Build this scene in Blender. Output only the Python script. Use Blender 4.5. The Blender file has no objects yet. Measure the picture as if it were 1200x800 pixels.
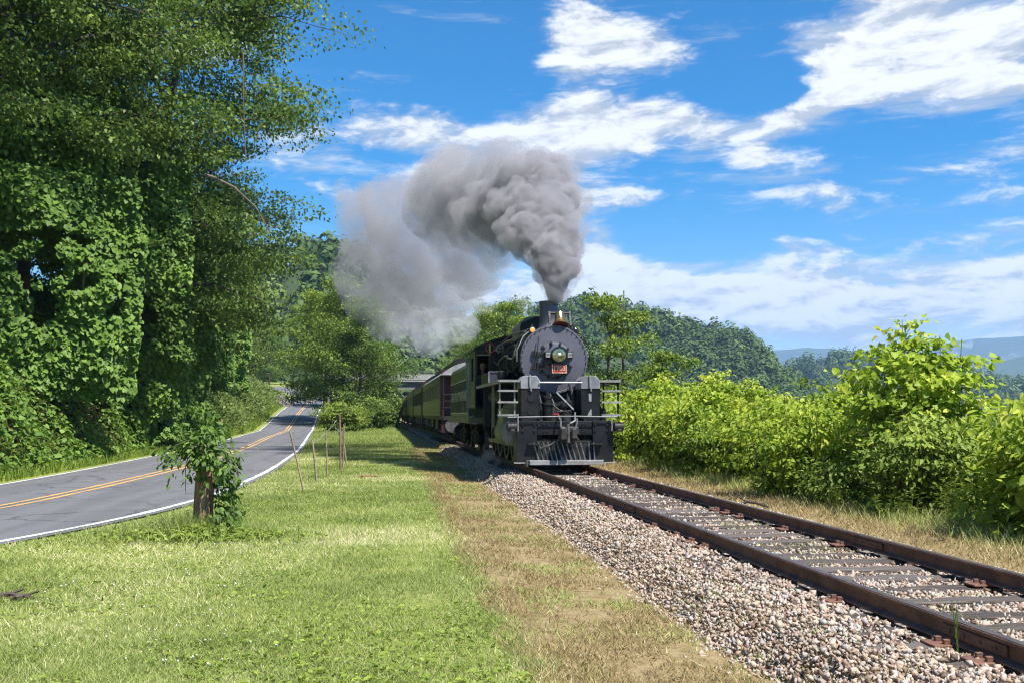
import bpy, bmesh, math, random
import numpy as np
from mathutils import Vector, Matrix, noise as mnoise
SC = bpy.context.scene
COL = SC.collection
R_ = math.radians

# ------------------------------------------------------------------ camera
F = 1200.0
PITCH = math.atan(84 / F)
YAW = math.atan(155 / (F / math.cos(PITCH)))
CZ = 1.67
cam = bpy.data.cameras.new('camera')
cam.sensor_width = 36.0
cam.lens = 36.0 * F / 1200.0
cam.clip_start = 0.1
cam.clip_end = 30000
camo = bpy.data.objects.new('camera', cam)
COL.objects.link(camo)
camo.location = (0, 0, CZ)
camo.rotation_euler = (math.pi / 2 + PITCH, 0, -YAW)
SC.camera = camo
_cy, _sy, _cp, _sp = math.cos(YAW), math.sin(YAW), math.cos(PITCH), math.sin(PITCH)
FW = np.array([_sy * _cp, _cy * _cp, _sp]); RT = np.array([_cy, -_sy, 0.0]); UP = np.cross(RT, FW)
def ray(px, py): return FW + RT * (px - 600) / F + UP * (400 - py) / F
def onz(px, py, z=0.0):
    d = ray(px, py); return np.array([0, 0, CZ]) + d * ((z - CZ) / d[2])
def at(px, py, D): return np.array([0, 0, CZ]) + ray(px, py) * D
def azel(px, py):
    d = ray(px, py); d = d / np.linalg.norm(d)
    return math.atan2(d[0], d[1]), math.asin(d[2])

# ------------------------------------------------------------------ light
SUN_AZ, SUN_EL = R_(143), R_(60)     # azimuth from +Y (clockwise): behind the camera, a little to its right
to_sun = Vector((math.sin(SUN_AZ) * math.cos(SUN_EL), math.cos(SUN_AZ) * math.cos(SUN_EL), math.sin(SUN_EL)))
sl = bpy.data.lights.new('sun', 'SUN'); sl.energy = 5.0; sl.angle = R_(0.53); sl.color = (1.0, 0.955, 0.88)
so = bpy.data.objects.new('sun', sl); COL.objects.link(so)
so.rotation_euler = to_sun.to_track_quat('Z', 'Y').to_euler()
so.location = (0, 0, 60)
SC.view_settings.view_transform = 'Standard'
SC.view_settings.look = 'None'
SC.view_settings.exposure = 0.95
SC.view_settings.gamma = 1.0
SC.cycles.max_bounces = 8
SC.cycles.diffuse_bounces = 3
SC.cycles.transmission_bounces = 4
SC.cycles.transparent_max_bounces = 8
SC.cycles.volume_bounces = 2
SC.cycles.use_denoising = True
SC.cycles.denoising_prefilter = 'NONE'
SC.cycles.filter_width = 1.2
SC.cycles.volume_step_rate = 1.0
SC.cycles.volume_max_steps = 256

# ------------------------------------------------------------------ node helpers
class NT:
    def __init__(s, tree): s.t = tree; s.n = tree.nodes; s.l = tree.links
    def add(s, typ, **kw):
        n = s.n.new(typ)
        for k, v in kw.items(): setattr(n, k, v)
        return n
    def put(s, sock, v):
        if isinstance(v, bpy.types.NodeSocket): s.l.new(v, sock)
        elif v is not None: sock.default_value = v
    def math(s, op, a, b=None, c=None, clamp=False):
        n = s.add('ShaderNodeMath', operation=op, use_clamp=clamp)
        s.put(n.inputs[0], a)
        if b is not None: s.put(n.inputs[1], b)
        if c is not None: s.put(n.inputs[2], c)
        return n.outputs[0]
    def vmath(s, op, a, b=None):
        n = s.add('ShaderNodeVectorMath', operation=op); s.put(n.inputs[0], a)
        if b is not None: s.put(n.inputs[1], b)
        return n.outputs[0]
    def noise(s, vec, scale, detail=4, rough=0.55, dist=0.0):
        n = s.add('ShaderNodeTexNoise'); s.put(n.inputs['Vector'], vec)
        n.inputs['Scale'].default_value = scale; n.inputs['Detail'].default_value = detail
        n.inputs['Roughness'].default_value = rough; n.inputs['Distortion'].default_value = dist
        return n.outputs['Fac']
    def mapr(s, v, a, b, c=0.0, d=1.0, smooth=True):
        n = s.add('ShaderNodeMapRange', interpolation_type='SMOOTHSTEP' if smooth else 'LINEAR')
        s.put(n.inputs[0], v)
        for i, q in enumerate((a, b, c, d)): s.put(n.inputs[1 + i], q)
        return n.outputs[0]
    def mix(s, f, a, b, blend='MIX'):
        n = s.add('ShaderNodeMix', data_type='RGBA', blend_type=blend)
        s.put(n.inputs['Factor'], f)
        s.put(n.inputs[6], a if isinstance(a, bpy.types.NodeSocket) else (*a, 1))
        s.put(n.inputs[7], b if isinstance(b, bpy.types.NodeSocket) else (*b, 1))
        return n.outputs[2]
    def ramp(s, f, stops):
        n = s.add('ShaderNodeValToRGB'); s.put(n.inputs[0], f)
        e = n.color_ramp.elements
        while len(e) < len(stops): e.new(0.5)
        for i, (p, c) in enumerate(stops): e[i].position = p; e[i].color = (*c, 1)
        return n.outputs[0]
    def sep(s, v):
        n = s.add('ShaderNodeSeparateXYZ'); s.put(n.inputs[0], v); return n.outputs
    def comb(s, x, y, z):
        n = s.add('ShaderNodeCombineXYZ'); s.put(n.inputs[0], x); s.put(n.inputs[1], y); s.put(n.inputs[2], z); return n.outputs[0]
    def bump(s, h, strength=0.4, dist=0.02):
        n = s.add('ShaderNodeBump'); s.put(n.inputs['Height'], h)
        n.inputs['Strength'].default_value = strength; n.inputs['Distance'].default_value = dist
        return n.outputs[0]
    def pos(s): return s.add('ShaderNodeNewGeometry').outputs['Position']
    def obj(s): return s.add('ShaderNodeTexCoord').outputs['Object']

def newmat(name):
    m = bpy.data.materials.new(name); m.use_nodes = True
    t = NT(m.node_tree); t.n.clear()
    out = t.add('ShaderNodeOutputMaterial')
    return m, t, out

def pbr(name, color, rough=0.6, metal=0.0, var=0.18, scale=3.0, bump=0.0, bscale=30, color2=None, spec=0.5, coat=0.0, emit=None, world=False):
    m, t, out = newmat(name)
    p = t.add('ShaderNodeBsdfPrincipled')
    v = t.pos() if world else t.obj()
    n = t.noise(v, scale, 6, 0.62)
    c2 = color2 if color2 else tuple(min(1, c * (1 - 2 * var)) for c in color)
    c1 = color if color2 else tuple(min(1, c * (1 + var)) for c in color)
    t.put(p.inputs['Base Color'], t.mix(t.mapr(n, 0.35, 0.68), c1, c2))
    n2 = t.noise(v, scale * 4.7, 4, 0.6)
    t.put(p.inputs['Roughness'], t.mapr(n2, 0.3, 0.7, max(0.05, rough - 0.12), min(1, rough + 0.12)))
    p.inputs['Metallic'].default_value = metal
    p.inputs['Specular IOR Level'].default_value = spec
    if coat: p.inputs['Coat Weight'].default_value = coat
    if bump: t.put(p.inputs['Normal'], t.bump(t.noise(v, bscale, 6, 0.6), bump, 0.02))
    if emit:
        p.inputs['Emission Color'].default_value = (*emit[0], 1); p.inputs['Emission Strength'].default_value = emit[1]
    t.l.new(p.outputs[0], out.inputs[0])
    return m

def leafmat(name, dark, light, young=None, trans=0.36, rough=0.5, spec=0.22):
    """leaf blades: colour differs from leaf to leaf (attribute 'tint'), light passes through"""
    m, t, out = newmat(name)
    a = t.add('ShaderNodeAttribute', attribute_name='tint').outputs['Fac']
    stops = [(0.0, dark), (0.75, light)]
    stops.append((1.0, young if young else light))
    c = t.ramp(a, stops)
    big = t.noise(t.pos(), 0.35, 3, 0.5)
    c = t.mix(t.mapr(big, 0.3, 0.7, 0.0, 0.25), c, dark)
    p = t.add('ShaderNodeBsdfPrincipled'); t.put(p.inputs['Base Color'], c)
    p.inputs['Roughness'].default_value = rough; p.inputs['Specular IOR Level'].default_value = spec
    tr = t.add('ShaderNodeBsdfTranslucent')
    t.put(tr.inputs[0], t.mix(0.2, c, (0.24, 0.30, 0.03)))
    mx = t.add('ShaderNodeMixShader'); mx.inputs[0].default_value = trans
    t.l.new(p.outputs[0], mx.inputs[1]); t.l.new(tr.outputs[0], mx.inputs[2]); t.l.new(mx.outputs[0], out.inputs[0])
    return m

# ------------------------------------------------------------------ world: blue sky with broken cumulus
W = bpy.data.worlds.new('World'); SC.world = W; W.use_nodes = True
t = NT(W.node_tree); t.n.clear()
wout = t.add('ShaderNodeOutputWorld')
sky = t.add('ShaderNodeTexSky', sky_type='NISHITA'); sky.sun_disc = False
sky.sun_elevation = SUN_EL; sky.sun_rotation = SUN_AZ
sky.altitude = 600; sky.air_density = 1.0; sky.dust_density = 0.35; sky.ozone_density = 2.2
hs = t.add('ShaderNodeHueSaturation'); hs.inputs['Saturation'].default_value = 1.62; hs.inputs['Value'].default_value = 1.0
t.l.new(sky.outputs[0], hs.inputs['Color'])
bg1 = t.add('ShaderNodeBackground'); t.l.new(hs.outputs[0], bg1.inputs[0]); bg1.inputs[1].default_value = 0.085
d = t.vmath('NORMALIZE', t.add('ShaderNodeTexCoord').outputs['Generated'])
dx, dy, dz = t.sep(d)
az = t.math('ARCTAN2', dx, dy); el = t.math('ARCSINE', dz)
flat = t.comb(t.math('MULTIPLY', az, 1.0), t.math('MULTIPLY', el, 2.6), 0.37)
warp = t.noise(flat, 7.0, 3, 0.5)
flatw = t.vmath('ADD', flat, t.comb(t.math('MULTIPLY', t.math('SUBTRACT', warp, 0.5), 0.10), t.math('MULTIPLY', t.math('SUBTRACT', warp, 0.5), 0.06), 0.0))
def fbm(vec): return t.noise(vec, 8.5, 10, 0.62)
base = fbm(flatw)
up = fbm(t.vmath('ADD', flatw, (-0.008, 0.022, 0.0)))
cells = t.noise(flat, 1.9, 3, 0.5)
blobs = None
for (px, py, sx, sy_, k) in [(1110, 40, 150, 62, 0.26), (1010, 75, 70, 32, 0.15), (1190, 95, 80, 34, 0.12), (700, 30, 95, 48, 0.20), (660, 70, 40, 30, 0.10), (780, 60, 80, 20, 0.10),
                          (500, 160, 160, 42, 0.15), (735, 140, 110, 30, 0.21), (840, 158, 60, 26, 0.12), (640, 175, 80, 26, 0.12), (940, 137, 46, 20, 0.15), (880, 183, 60, 14, 0.10), (700, 290, 40, 34, 0.22), (930, 292, 100, 16, 0.11), (1130, 282, 110, 16, 0.12), (1130, 195, 100, 16, 0.10), (900, 225, 120, 12, 0.08), (1060, 245, 90, 14, 0.08),
                          (780, 345, 140, 30, 0.25), (1090, 365, 230, 42, 0.25), (1150, 318, 120, 18, 0.14), (480, 50, 150, 70, -0.18), (890, 20, 50, 60, -0.16), (890, 112, 70, 22, -0.30), (1010, 150, 60, 22, -0.14), (990, 180, 60, 30, -0.08), (560, 95, 120, 30, -0.12), (820, 260, 120, 26, -0.06), (360, 260, 120, 80, -0.1)]:
    a0, e0 = azel(px, py); sa = sx / F; se = sy_ / F
    q = t.math('ADD', t.math('POWER', t.math('ABSOLUTE', t.math('DIVIDE', t.math('SUBTRACT', az, a0), sa)), 2.0),
               t.math('POWER', t.math('ABSOLUTE', t.math('DIVIDE', t.math('SUBTRACT', el, e0), se)), 2.0))
    g = t.math('MULTIPLY', t.math('POWER', 2.718, t.math('MULTIPLY', q, -1.0)), k)
    blobs = g if blobs is None else t.math('ADD', blobs, g)
horizon = t.math('MULTIPLY', t.math('POWER', 2.718, t.math('MULTIPLY', t.math('MAXIMUM', el, 0.0), -9.0)), 0.16)
bias = t.math('ADD', t.math('ADD', blobs, horizon), t.math('MULTIPLY', t.math('SUBTRACT', cells, 0.5), 0.22))
dens_raw = t.math('ADD', t.math('ADD', t.math('MULTIPLY', base, 0.85), 0.05), bias)
dens = t.mapr(dens_raw, 0.53, 0.69)
wisp = t.noise(t.vmath('ADD', t.comb(az, t.math('MULTIPLY', el, 5.5), 0.8), t.comb(t.math('MULTIPLY', warp, 0.2), 0.0, 0.0)), 5.0, 9, 0.66)
veil = t.math('MULTIPLY', t.mapr(t.math('ADD', wisp, t.math('MULTIPLY', bias, 0.5)), 0.53, 0.74), 0.80)
dens = t.math('MAXIMUM', dens, veil)
shade = t.math('MULTIPLY', t.math('SUBTRACT', base, up), 2.2)
lum = t.math('ADD', t.mapr(dens_raw, 0.54, 0.80, 0.78, 1.0), shade)
lum = t.math('MINIMUM', t.math('MAXIMUM', lum, 0.74), 1.06)
ccol = t.mix(t.mapr(lum, 0.55, 1.0), (0.62, 0.70, 0.80), (1.0, 1.0, 1.0))
bg2 = t.add('ShaderNodeBackground'); t.l.new(ccol, bg2.inputs[0]); t.l.new(t.math('MULTIPLY', lum, 0.56), bg2.inputs[1])
mx = t.add('ShaderNodeMixShader'); t.l.new(t.math('MULTIPLY', dens, 0.96), mx.inputs[0])
t.l.new(bg1.outputs[0], mx.inputs[1]); t.l.new(bg2.outputs[0], mx.inputs[2]); t.l.new(mx.outputs[0], wout.inputs[0])
W.cycles.sampling_method = 'MANUAL'; W.cycles.sample_map_resolution = 512

# ------------------------------------------------------------------ object helpers
def tag(o, label=None, cat=None, group=None, kind=None):
    if label: o['label'] = label
    if cat: o['category'] = cat
    if group: o['group'] = group
    if kind: o['kind'] = kind
    return o
def link(name, me, mat, parent=None, loc=None, rot=None, scale=None):
    if mat is not None and len(me.materials) == 0: me.materials.append(mat)
    o = bpy.data.objects.new(name, me); COL.objects.link(o)
    if parent is not None: o.parent = parent
    if loc is not None: o.location = loc
    if rot is not None: o.rotation_euler = rot
    if scale is not None: o.scale = scale
    return o
def empty(name, loc=(0, 0, 0), rz=0.0):
    o = bpy.data.objects.new(name, None); COL.objects.link(o)
    o.location = loc; o.rotation_euler = (0, 0, rz); o.empty_display_size = 0.3
    return o
def npmesh(name, V, loops, nper, attr=None, smooth=False):
    """V (n,3); loops flat index array; nper = vertices per face (int) or array"""
    me = bpy.data.meshes.new(name)
    V = np.asarray(V, np.float32); loops = np.asarray(loops, np.int32).ravel()
    if np.isscalar(nper):
        nf = len(loops) // nper; tot = np.full(nf, nper, np.int32)
    else:
        tot = np.asarray(nper, np.int32); nf = len(tot)
    st = np.zeros(nf, np.int32); st[1:] = np.cumsum(tot)[:-1]
    me.vertices.add(len(V)); me.vertices.foreach_set('co', V.ravel())
    me.loops.add(len(loops)); me.loops.foreach_set('vertex_index', loops)
    me.polygons.add(nf); me.polygons.foreach_set('loop_start', st); me.polygons.foreach_set('loop_total', tot)
    if smooth: me.polygons.foreach_set('use_smooth', np.ones(nf, bool))
    me.update(calc_edges=True)
    if attr is not None:
        a = me.attributes.new('tint', 'FLOAT', 'POINT'); a.data.foreach_set('value', np.asarray(attr, np.float32))
    return me

class MB:
    """collects boxes, cylinders, tubes, lathes and prisms; build() links them as one mesh object"""
    def __init__(s): s.v = []; s.f = []
    def _q(s, vs, fs):
        b = len(s.v); s.v += [tuple(p) for p in vs]; s.f += [tuple(b + i for i in f) for f in fs]; return s
    def box(s, x0, x1, y0, y1, z0, z1, M=None):
        P = [(x, y, z) for z in (z0, z1) for y in (y0, y1) for x in (x0, x1)]
        if M is not None: P = [tuple(M @ Vector(p)) for p in P]
        return s._q(P, [(0, 2, 3, 1), (4, 5, 7, 6), (0, 1, 5, 4), (2, 6, 7, 3), (0, 4, 6, 2), (1, 3, 7, 5)])
    def cyl(s, a, b, r, r2=None, n=16, caps=True):
        a = Vector(a); b = Vector(b); r2 = r if r2 is None else r2
        z = (b - a).normalized(); x = z.orthogonal().normalized(); y = z.cross(x)
        P = []
        for c, q in ((a, r), (b, r2)):
            for i in range(n):
                th = 2 * math.pi * i / n; P.append(c + x * math.cos(th) * q + y * math.sin(th) * q)
        fs = [(i, (i + 1) % n, n + (i + 1) % n, n + i) for i in range(n)]
        if caps: fs += [tuple(range(n - 1, -1, -1)), tuple(range(n, 2 * n))]
        return s._q(P, fs)
    def tube(s, pts, r, n=8, r2=None, caps=True):
        pts = [Vector(p) for p in pts]; m = len(pts); P = []; x = None
        for i, p in enumerate(pts):
            tdir = (pts[min(i + 1, m - 1)] - pts[max(i - 1, 0)]).normalized()
            if x is None: x = tdir.orthogonal().normalized()
            x = (x - tdir * x.dot(tdir)).normalized(); y = tdir.cross(x)
            q = r if r2 is None else r + (r2 - r) * i / (m - 1)
            for k in range(n):
                th = 2 * math.pi * k / n; P.append(p + x * math.cos(th) * q + y * math.sin(th) * q)
        fs = [(i * n + k, i * n + (k + 1) % n, (i + 1) * n + (k + 1) % n, (i + 1) * n + k) for i in range(m - 1) for k in range(n)]
        if caps: fs += [tuple(range(n - 1, -1, -1)), tuple(range((m - 1) * n, m * n))]
        return s._q(P, fs)
    def lathe(s, prof, o=(0, 0, 0), axis='z', n=24):
        """prof: (r, h) pairs along the axis"""
        P = []
        for r, h in prof:
            for k in range(n):
                th = 2 * math.pi * k / n; c, q = math.cos(th) * r, math.sin(th) * r
                p = (c, q, h) if axis == 'z' else ((c, h, q) if axis == 'y' else (h, c, q))
                P.append((p[0] + o[0], p[1] + o[1], p[2] + o[2]))
        m = len(prof)
        fs = [(i * n + k, i * n + (k + 1) % n, (i + 1) * n + (k + 1) % n, (i + 1) * n + k) for i in range(m - 1) for k in range(n)]
        closed = prof[0] == prof[-1]
        if prof[0][0] > 1e-5 and not closed: fs.append(tuple(range(n)))
        if prof[-1][0] > 1e-5 and not closed: fs.append(tuple(range((m - 1) * n, m * n)))
        return s._q(P, fs)
    def prism(s, poly, axis, a, b):
        """poly: 2-D outline; extruded along axis from a to b"""
        def mk(p, h):
            return {'y': (p[0], h, p[1]), 'x': (h, p[0], p[1]), 'z': (p[0], p[1], h)}[axis]
        n = len(poly); P = [mk(p, a) for p in poly] + [mk(p, b) for p in poly]
        fs = [(i, (i + 1) % n, n + (i + 1) % n, n + i) for i in range(n)] + [tuple(range(n - 1, -1, -1)), tuple(range(n, 2 * n))]
        return s._q(P, fs)
    def mesh(s, name, smooth=None, bevel=0):
        me = bpy.data.meshes.new(name); me.from_pydata(s.v, [], s.f)
        bm = bmesh.new(); bm.from_mesh(me)
        bmesh.ops.recalc_face_normals(bm, faces=bm.faces)
        if bevel:
            es = [e for e in bm.edges if len(e.link_faces) == 2 and e.calc_face_angle(0) > 0.7]
            bmesh.ops.bevel(bm, geom=es, offset=bevel, segments=1, affect='EDGES', clamp_overlap=True)
        if smooth:
            for f in bm.faces: f.smooth = True
            for e in bm.edges:
                if len(e.link_faces) == 2 and e.calc_face_angle(0) > smooth: e.smooth = False
        bm.to_mesh(me); bm.free()
        return me
    def build(s, name, mat, parent=None, smooth=0.6, bevel=0, loc=None, rot=None):
        return link(name, s.mesh(name, smooth, bevel), mat, parent, loc, rot)

def text_obj(name, body, size, mat, parent, loc, rot, extrude=0.004, shear=0.0, align='CENTER', sx=1.0):
    cu = bpy.data.curves.new('lettering', 'FONT'); cu.body = body; cu.size = size; cu.extrude = extrude; cu.shear = shear
    cu.align_x = align; cu.align_y = 'CENTER'
    tmp = bpy.data.objects.new('lettering_tmp', cu); COL.objects.link(tmp)
    dg = bpy.context.evaluated_depsgraph_get()
    me = bpy.data.meshes.new_from_object(tmp.evaluated_get(dg)); me.name = name
    bpy.data.objects.remove(tmp); bpy.data.curves.remove(cu)
    me.materials.clear()
    return link(name, me, mat, parent, loc, rot, (sx, 1, 1))

def copytree(o, parent=None):
    c = o.copy(); COL.objects.link(c)
    if parent is not None: c.parent = parent
    for ch in o.children: copytree(ch, c)
    return c
rng = np.random.default_rng(7)
def smooth01(x): x = np.clip(x, 0, 1); return x * x * (3 - 2 * x)
def vnoise(x, y, s=1.0, seed=0.0):
    """cheap smooth value noise for arrays"""
    x = np.asarray(x, float) * s + seed * 17.13; y = np.asarray(y, float) * s + seed * 9.71
    xi = np.floor(x); yi = np.floor(y); fx = smooth01(x - xi); fy = smooth01(y - yi)
    def h(a, b):
        q = np.sin(a * 127.1 + b * 311.7) * 43758.5453; return q - np.floor(q)
    return (h(xi, yi) * (1 - fx) + h(xi + 1, yi) * fx) * (1 - fy) + (h(xi, yi + 1) * (1 - fx) + h(xi + 1, yi + 1) * fx) * fy
def fbm2(x, y, s, seed=0, o=4):
    v = 0; a = 0.5; tot = 0
    for i in range(o):
        v = v + a * vnoise(x, y, s * 2 ** i, seed + i); tot += a; a *= 0.5
    return v / tot

# ------------------------------------------------------------------ road lines (x at a given y) and ground height
RY = np.array([-20, 0, 6, 10, 13.7, 15.9, 20.6, 26.2, 40.3, 66, 84, 131, 171, 193, 203])
RX = np.array([-24, -11.2, -8.1, -6.2, -4.72, -4.04, -3.22, -3.0, -3.2, -4.4, -5.4, -7.5, -8.9, -10.4, -12.6])
LY = np.array([-20, 0, 8, 13.7, 19, 24.3, 29.4, 38, 64, 84, 107, 131, 171, 184, 194])
LX = np.array([-30, -17.5, -13, -10.7, -9.45, -8.85, -8.7, -8.75, -9.5, -10.6, -11.8, -12.8, -14.1, -15.2, -17.6])
CY_ = np.array([-20, 0, 8, 13.7, 19.1, 23.2, 27.6, 36.5, 57.4, 65, 100, 132, 171, 183, 193, 199])
CX_ = np.array([-27, -14.3, -10.2, -7.9, -6.62, -6.28, -6.1, -6.0, -6.75, -7.2, -8.8, -10.2, -11.2, -11.9, -13.2, -15.2])
ZY = np.array([-50, 100, 115, 132, 172, 195, 212, 225, 260, 400, 9000])
ZZ = np.array([0, 0, 0.6, 1.6, 3.9, 5.6, 7.0, 7.6, 9.0, 14.0, 14.0])
def catm(xs, ys, q):
    q = np.asarray(q, float); sl_ = np.gradient(ys, xs)
    i = np.clip(np.searchsorted(xs, q) - 1, 0, len(xs) - 2); h = xs[i + 1] - xs[i]; u = np.clip((q - xs[i]) / h, 0, 1)
    return ((2 * u**3 - 3 * u**2 + 1) * ys[i] + (u**3 - 2 * u**2 + u) * h * sl_[i] + (-2 * u**3 + 3 * u**2) * ys[i + 1] + (u**3 - u**2) * h * sl_[i + 1])
def roadR(y): return catm(RY, RX, np.clip(y, -20, 203))
def roadL(y): return np.where(np.asarray(y) > 194, -17.6 - (np.asarray(y) - 194) * 7.0, catm(LY, LX, np.clip(y, -20, 194)))
def roadZ(y): return np.interp(y, ZY, ZZ)
def H(x, y):
    x = np.asarray(x, float); y = np.asarray(y, float)
    rz = roadZ(y); rr = roadR(y); ll = roadL(y)
    w = smooth01((x - rr) / np.maximum(1.2 - rr, 0.5))
    h = rz * (1 - w) + 0.0 * w
    # small lawn undulation, kept off the road and the track
    off = smooth01((x - rr - 0.1) / 1.0) * smooth01((2.1 - x) / 1.0)
    h = h + off * (0.10 * (fbm2(x, y, 0.45, 3, 3) - 0.5) + 0.05)
    # bank on the left of the road
    d = ll - x
    far = smooth01((y - 70) / 50); fall = 1 - smooth01((y - 150) / 42)
    steep = (1.25 - 0.55 * far); top = 6.8 - 3.0 * far
    lip = 0.9 + 0.5 * fbm2(y, y * 0, 0.3, 5, 2)
    b = np.clip((d - lip) * steep, 0, None)
    b = np.where(b > top, top + (b - top) * 0.42, b)
    b = np.minimum(b, 34)
    bump = (fbm2(x, y, 0.55, 11, 4) - 0.5) * 1.8 * smooth01((d - lip) / 2.5)
    h = h + (b + bump) * fall * np.where(d > 0, 1, 0)
    # right: ground falls away to the river behind the bushes
    r = smooth01((x - 10.2) / 7.0)
    h = h - 4.6 * r * (1 - smooth01((x - 120) / 60))
    h = h + 0.06 * (fbm2(x, y, 0.8, 21, 3) - 0.3) * smooth01((x - 6.6) / 0.8) * (1 - r)
    h = np.where((x > -30) & (y > 225), h + 0 * x, h)
    return h

BALL_L = lambda y: 2.46 + 0.005 * np.clip(np.asarray(y) - 10, 0, 200) + 0.18 * (fbm2(y, y * 0 + 3, 0.9, 8, 3) - 0.5)
LAWN_E = lambda y: 1.0 + 0.012 * np.clip(np.asarray(y) - 12, 0, 110)

# ---- ground sheet
xs = np.concatenate([-np.geomspace(9000, 60, 22), np.arange(-56, -20, 3.0), np.arange(-20, 9.0, 0.33), np.arange(9, 20, 0.8), np.geomspace(21, 9000, 26)])
ys = np.concatenate([-np.geomspace(6000, 12, 12), np.arange(-10, 3, 1.5), np.arange(3, 64, 0.4), np.arange(64, 240, 2.0), np.geomspace(243, 9500, 30)])
GX, GY = np.meshgrid(xs, ys)
GZ = H(GX, GY)
# lower the sheet a little under the road and the ballast so that those lie on top of it
rr, ll = roadR(GY), roadL(GY)
onroad = ((GX < rr - 0.34) & (GX > ll + 0.34) & (GY < 205))
GZ = np.where(onroad, GZ - 0.07, GZ)
nx, ny = len(xs), len(ys)
idx = np.arange(nx * ny).reshape(ny, nx)
loops = np.stack([idx[:-1, :-1], idx[:-1, 1:], idx[1:, 1:], idx[1:, :-1]], -1).reshape(-1)
gm = npmesh('ground', np.stack([GX, GY, GZ], -1).reshape(-1, 3), loops, 4, smooth=True)
m, t, out = newmat('ground_cover')
P = t.pos(); px_, py_, pz_ = t.sep(P)
nf = t.noise(P, 9.0, 6, 0.65); nm = t.noise(P, 1.3, 5, 0.6); nl = t.noise(P, 0.22, 4, 0.55); nff = t.noise(P, 42.0, 5, 0.7)
lawn = t.ramp(nf, [(0.2, (0.10, 0.13, 0.03)), (0.5, (0.20, 0.235, 0.065)), (0.75, (0.34, 0.33, 0.13))])
lawn = t.mix(t.mapr(nl, 0.42, 0.62, 0, 0.6), lawn, (0.26, 0.29, 0.06))
lawn = t.mix(t.mapr(nm, 0.66, 0.74, 0, 0.75), lawn, (0.36, 0.27, 0.15))
dry = t.ramp(nf, [(0.25, (0.13, 0.09, 0.045)), (0.5, (0.27, 0.20, 0.10)), (0.75, (0.38, 0.30, 0.165))])
dry = t.mix(t.mapr(nm, 0.52, 0.70, 0, 0.5), dry, (0.24, 0.20, 0.09))
dry = t.mix(t.mapr(nff, 0.62, 0.72, 0, 0.6), dry, (0.33, 0.27, 0.2))
edge = t.math('ADD', t.math('ADD', px_, t.math('MULTIPLY', t.math('SUBTRACT', nm, 0.5), 0.5)), t.math('MULTIPLY', t.math('MAXIMUM', t.math('SUBTRACT', py_, 12.0), 0.0), -0.012))
isdry = t.mapr(edge, 0.86, 1.12)
col = t.mix(isdry, lawn, dry)
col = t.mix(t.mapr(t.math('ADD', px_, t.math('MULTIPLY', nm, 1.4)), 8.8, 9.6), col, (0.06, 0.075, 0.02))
# earth and litter on the steep bank
nz = t.sep(t.add('ShaderNodeNewGeometry').outputs['Normal'])[2]
soil = t.ramp(nf, [(0.25, (0.035, 0.026, 0.014)), (0.55, (0.075, 0.055, 0.03)), (0.8, (0.05, 0.07, 0.02))])
col = t.mix(t.mapr(nz, 0.80, 0.93, 1, 0), col, soil)
p = t.add('ShaderNodeBsdfPrincipled'); t.put(p.inputs['Base Color'], col); p.inputs['Roughness'].default_value = 0.95; p.inputs['Specular IOR Level'].default_value = 0.1
t.put(p.inputs['Normal'], t.bump(t.math('ADD', nf, t.math('MULTIPLY', nff, 0.5)), 0.7, 0.05)); t.l.new(p.outputs[0], out.inputs[0])
g = link('ground', gm, m)
tag(g, 'mown grass verge, dry brown strip and wooded bank beside the road and railway', 'ground', kind='structure')

# ---- road with its lines
ry = np.concatenate([np.arange(-18, 40, 0.5), np.arange(40, 192, 1.5)])
Lp = np.stack([roadL(ry), ry, roadZ(ry)], -1); Rp = np.stack([roadR(ry), ry, roadZ(ry)], -1); Cp = np.stack([catm(CY_, CX_, ry), ry, roadZ(ry)], -1)
# the bend to the left at the far end
bend = [(-13.2, 199, 5.9), (-17.5, 204, 6.4), (-24, 208, 6.9), (-34, 212, 7.4), (-60, 219, 8.2)]
Rb = np.array([(-10.6, 195, 5.6), (-12.9, 203, 6.3), (-17.0, 208, 6.8), (-24, 211.5, 7.2), (-34, 215, 7.6), (-60, 222, 8.3)])
Lb = np.array([(-16.4, 192.0, 5.4), (-18.6, 197, 5.8), (-21.0, 201, 6.3), (-26, 205, 6.9), (-35, 209, 7.5), (-60, 216, 8.3)])
Cb = (Rb + Lb) / 2
Lp = np.vstack([Lp, Lb]); Rp = np.vstack([Rp, Rb]); Cp = np.vstack([Cp, Cb])
LIFT = 0.03
def ribbon(A, B, lift, n=1, name='r'):
    V = []
    for k in range(n + 1): V.append(A + (B - A) * k / n)
    V = np.stack(V, 1); V[..., 2] += lift
    m_ = len(A); id_ = np.arange(m_ * (n + 1)).reshape(m_, n + 1)
    lp = np.stack([id_[:-1, :-1], id_[:-1, 1:], id_[1:, 1:], id_[1:, :-1]], -1).reshape(-1)
    return npmesh(name, V.reshape(-1, 3), lp, 4, smooth=True)
m, t, out = newmat('asphalt')
P = t.pos(); n1 = t.noise(P, 60, 5, 0.7); n2 = t.noise(P, 0.6, 5, 0.6); n3 = t.noise(t.vmath('MULTIPLY', P, (1.0, 0.06, 1.0)), 1.6, 3, 0.5); n4 = t.noise(P, 3.0, 8, 0.7, 1.5)
c = t.ramp(n1, [(0.25, (0.095, 0.096, 0.104)), (0.6, (0.155, 0.156, 0.165)), (0.85, (0.225, 0.225, 0.232))])
c = t.mix(t.mapr(n3, 0.4, 0.62, 0, 0.5), c, (0.095, 0.095, 0.10))
vor = t.add('ShaderNodeTexVoronoi', feature='DISTANCE_TO_EDGE'); t.put(vor.inputs['Vector'], t.vmath('ADD', P, t.comb(t.math('MULTIPLY', n4, 0.9), t.math('MULTIPLY', n2, 1.6), 0.0))); vor.inputs['Scale'].default_value = 0.42
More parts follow.
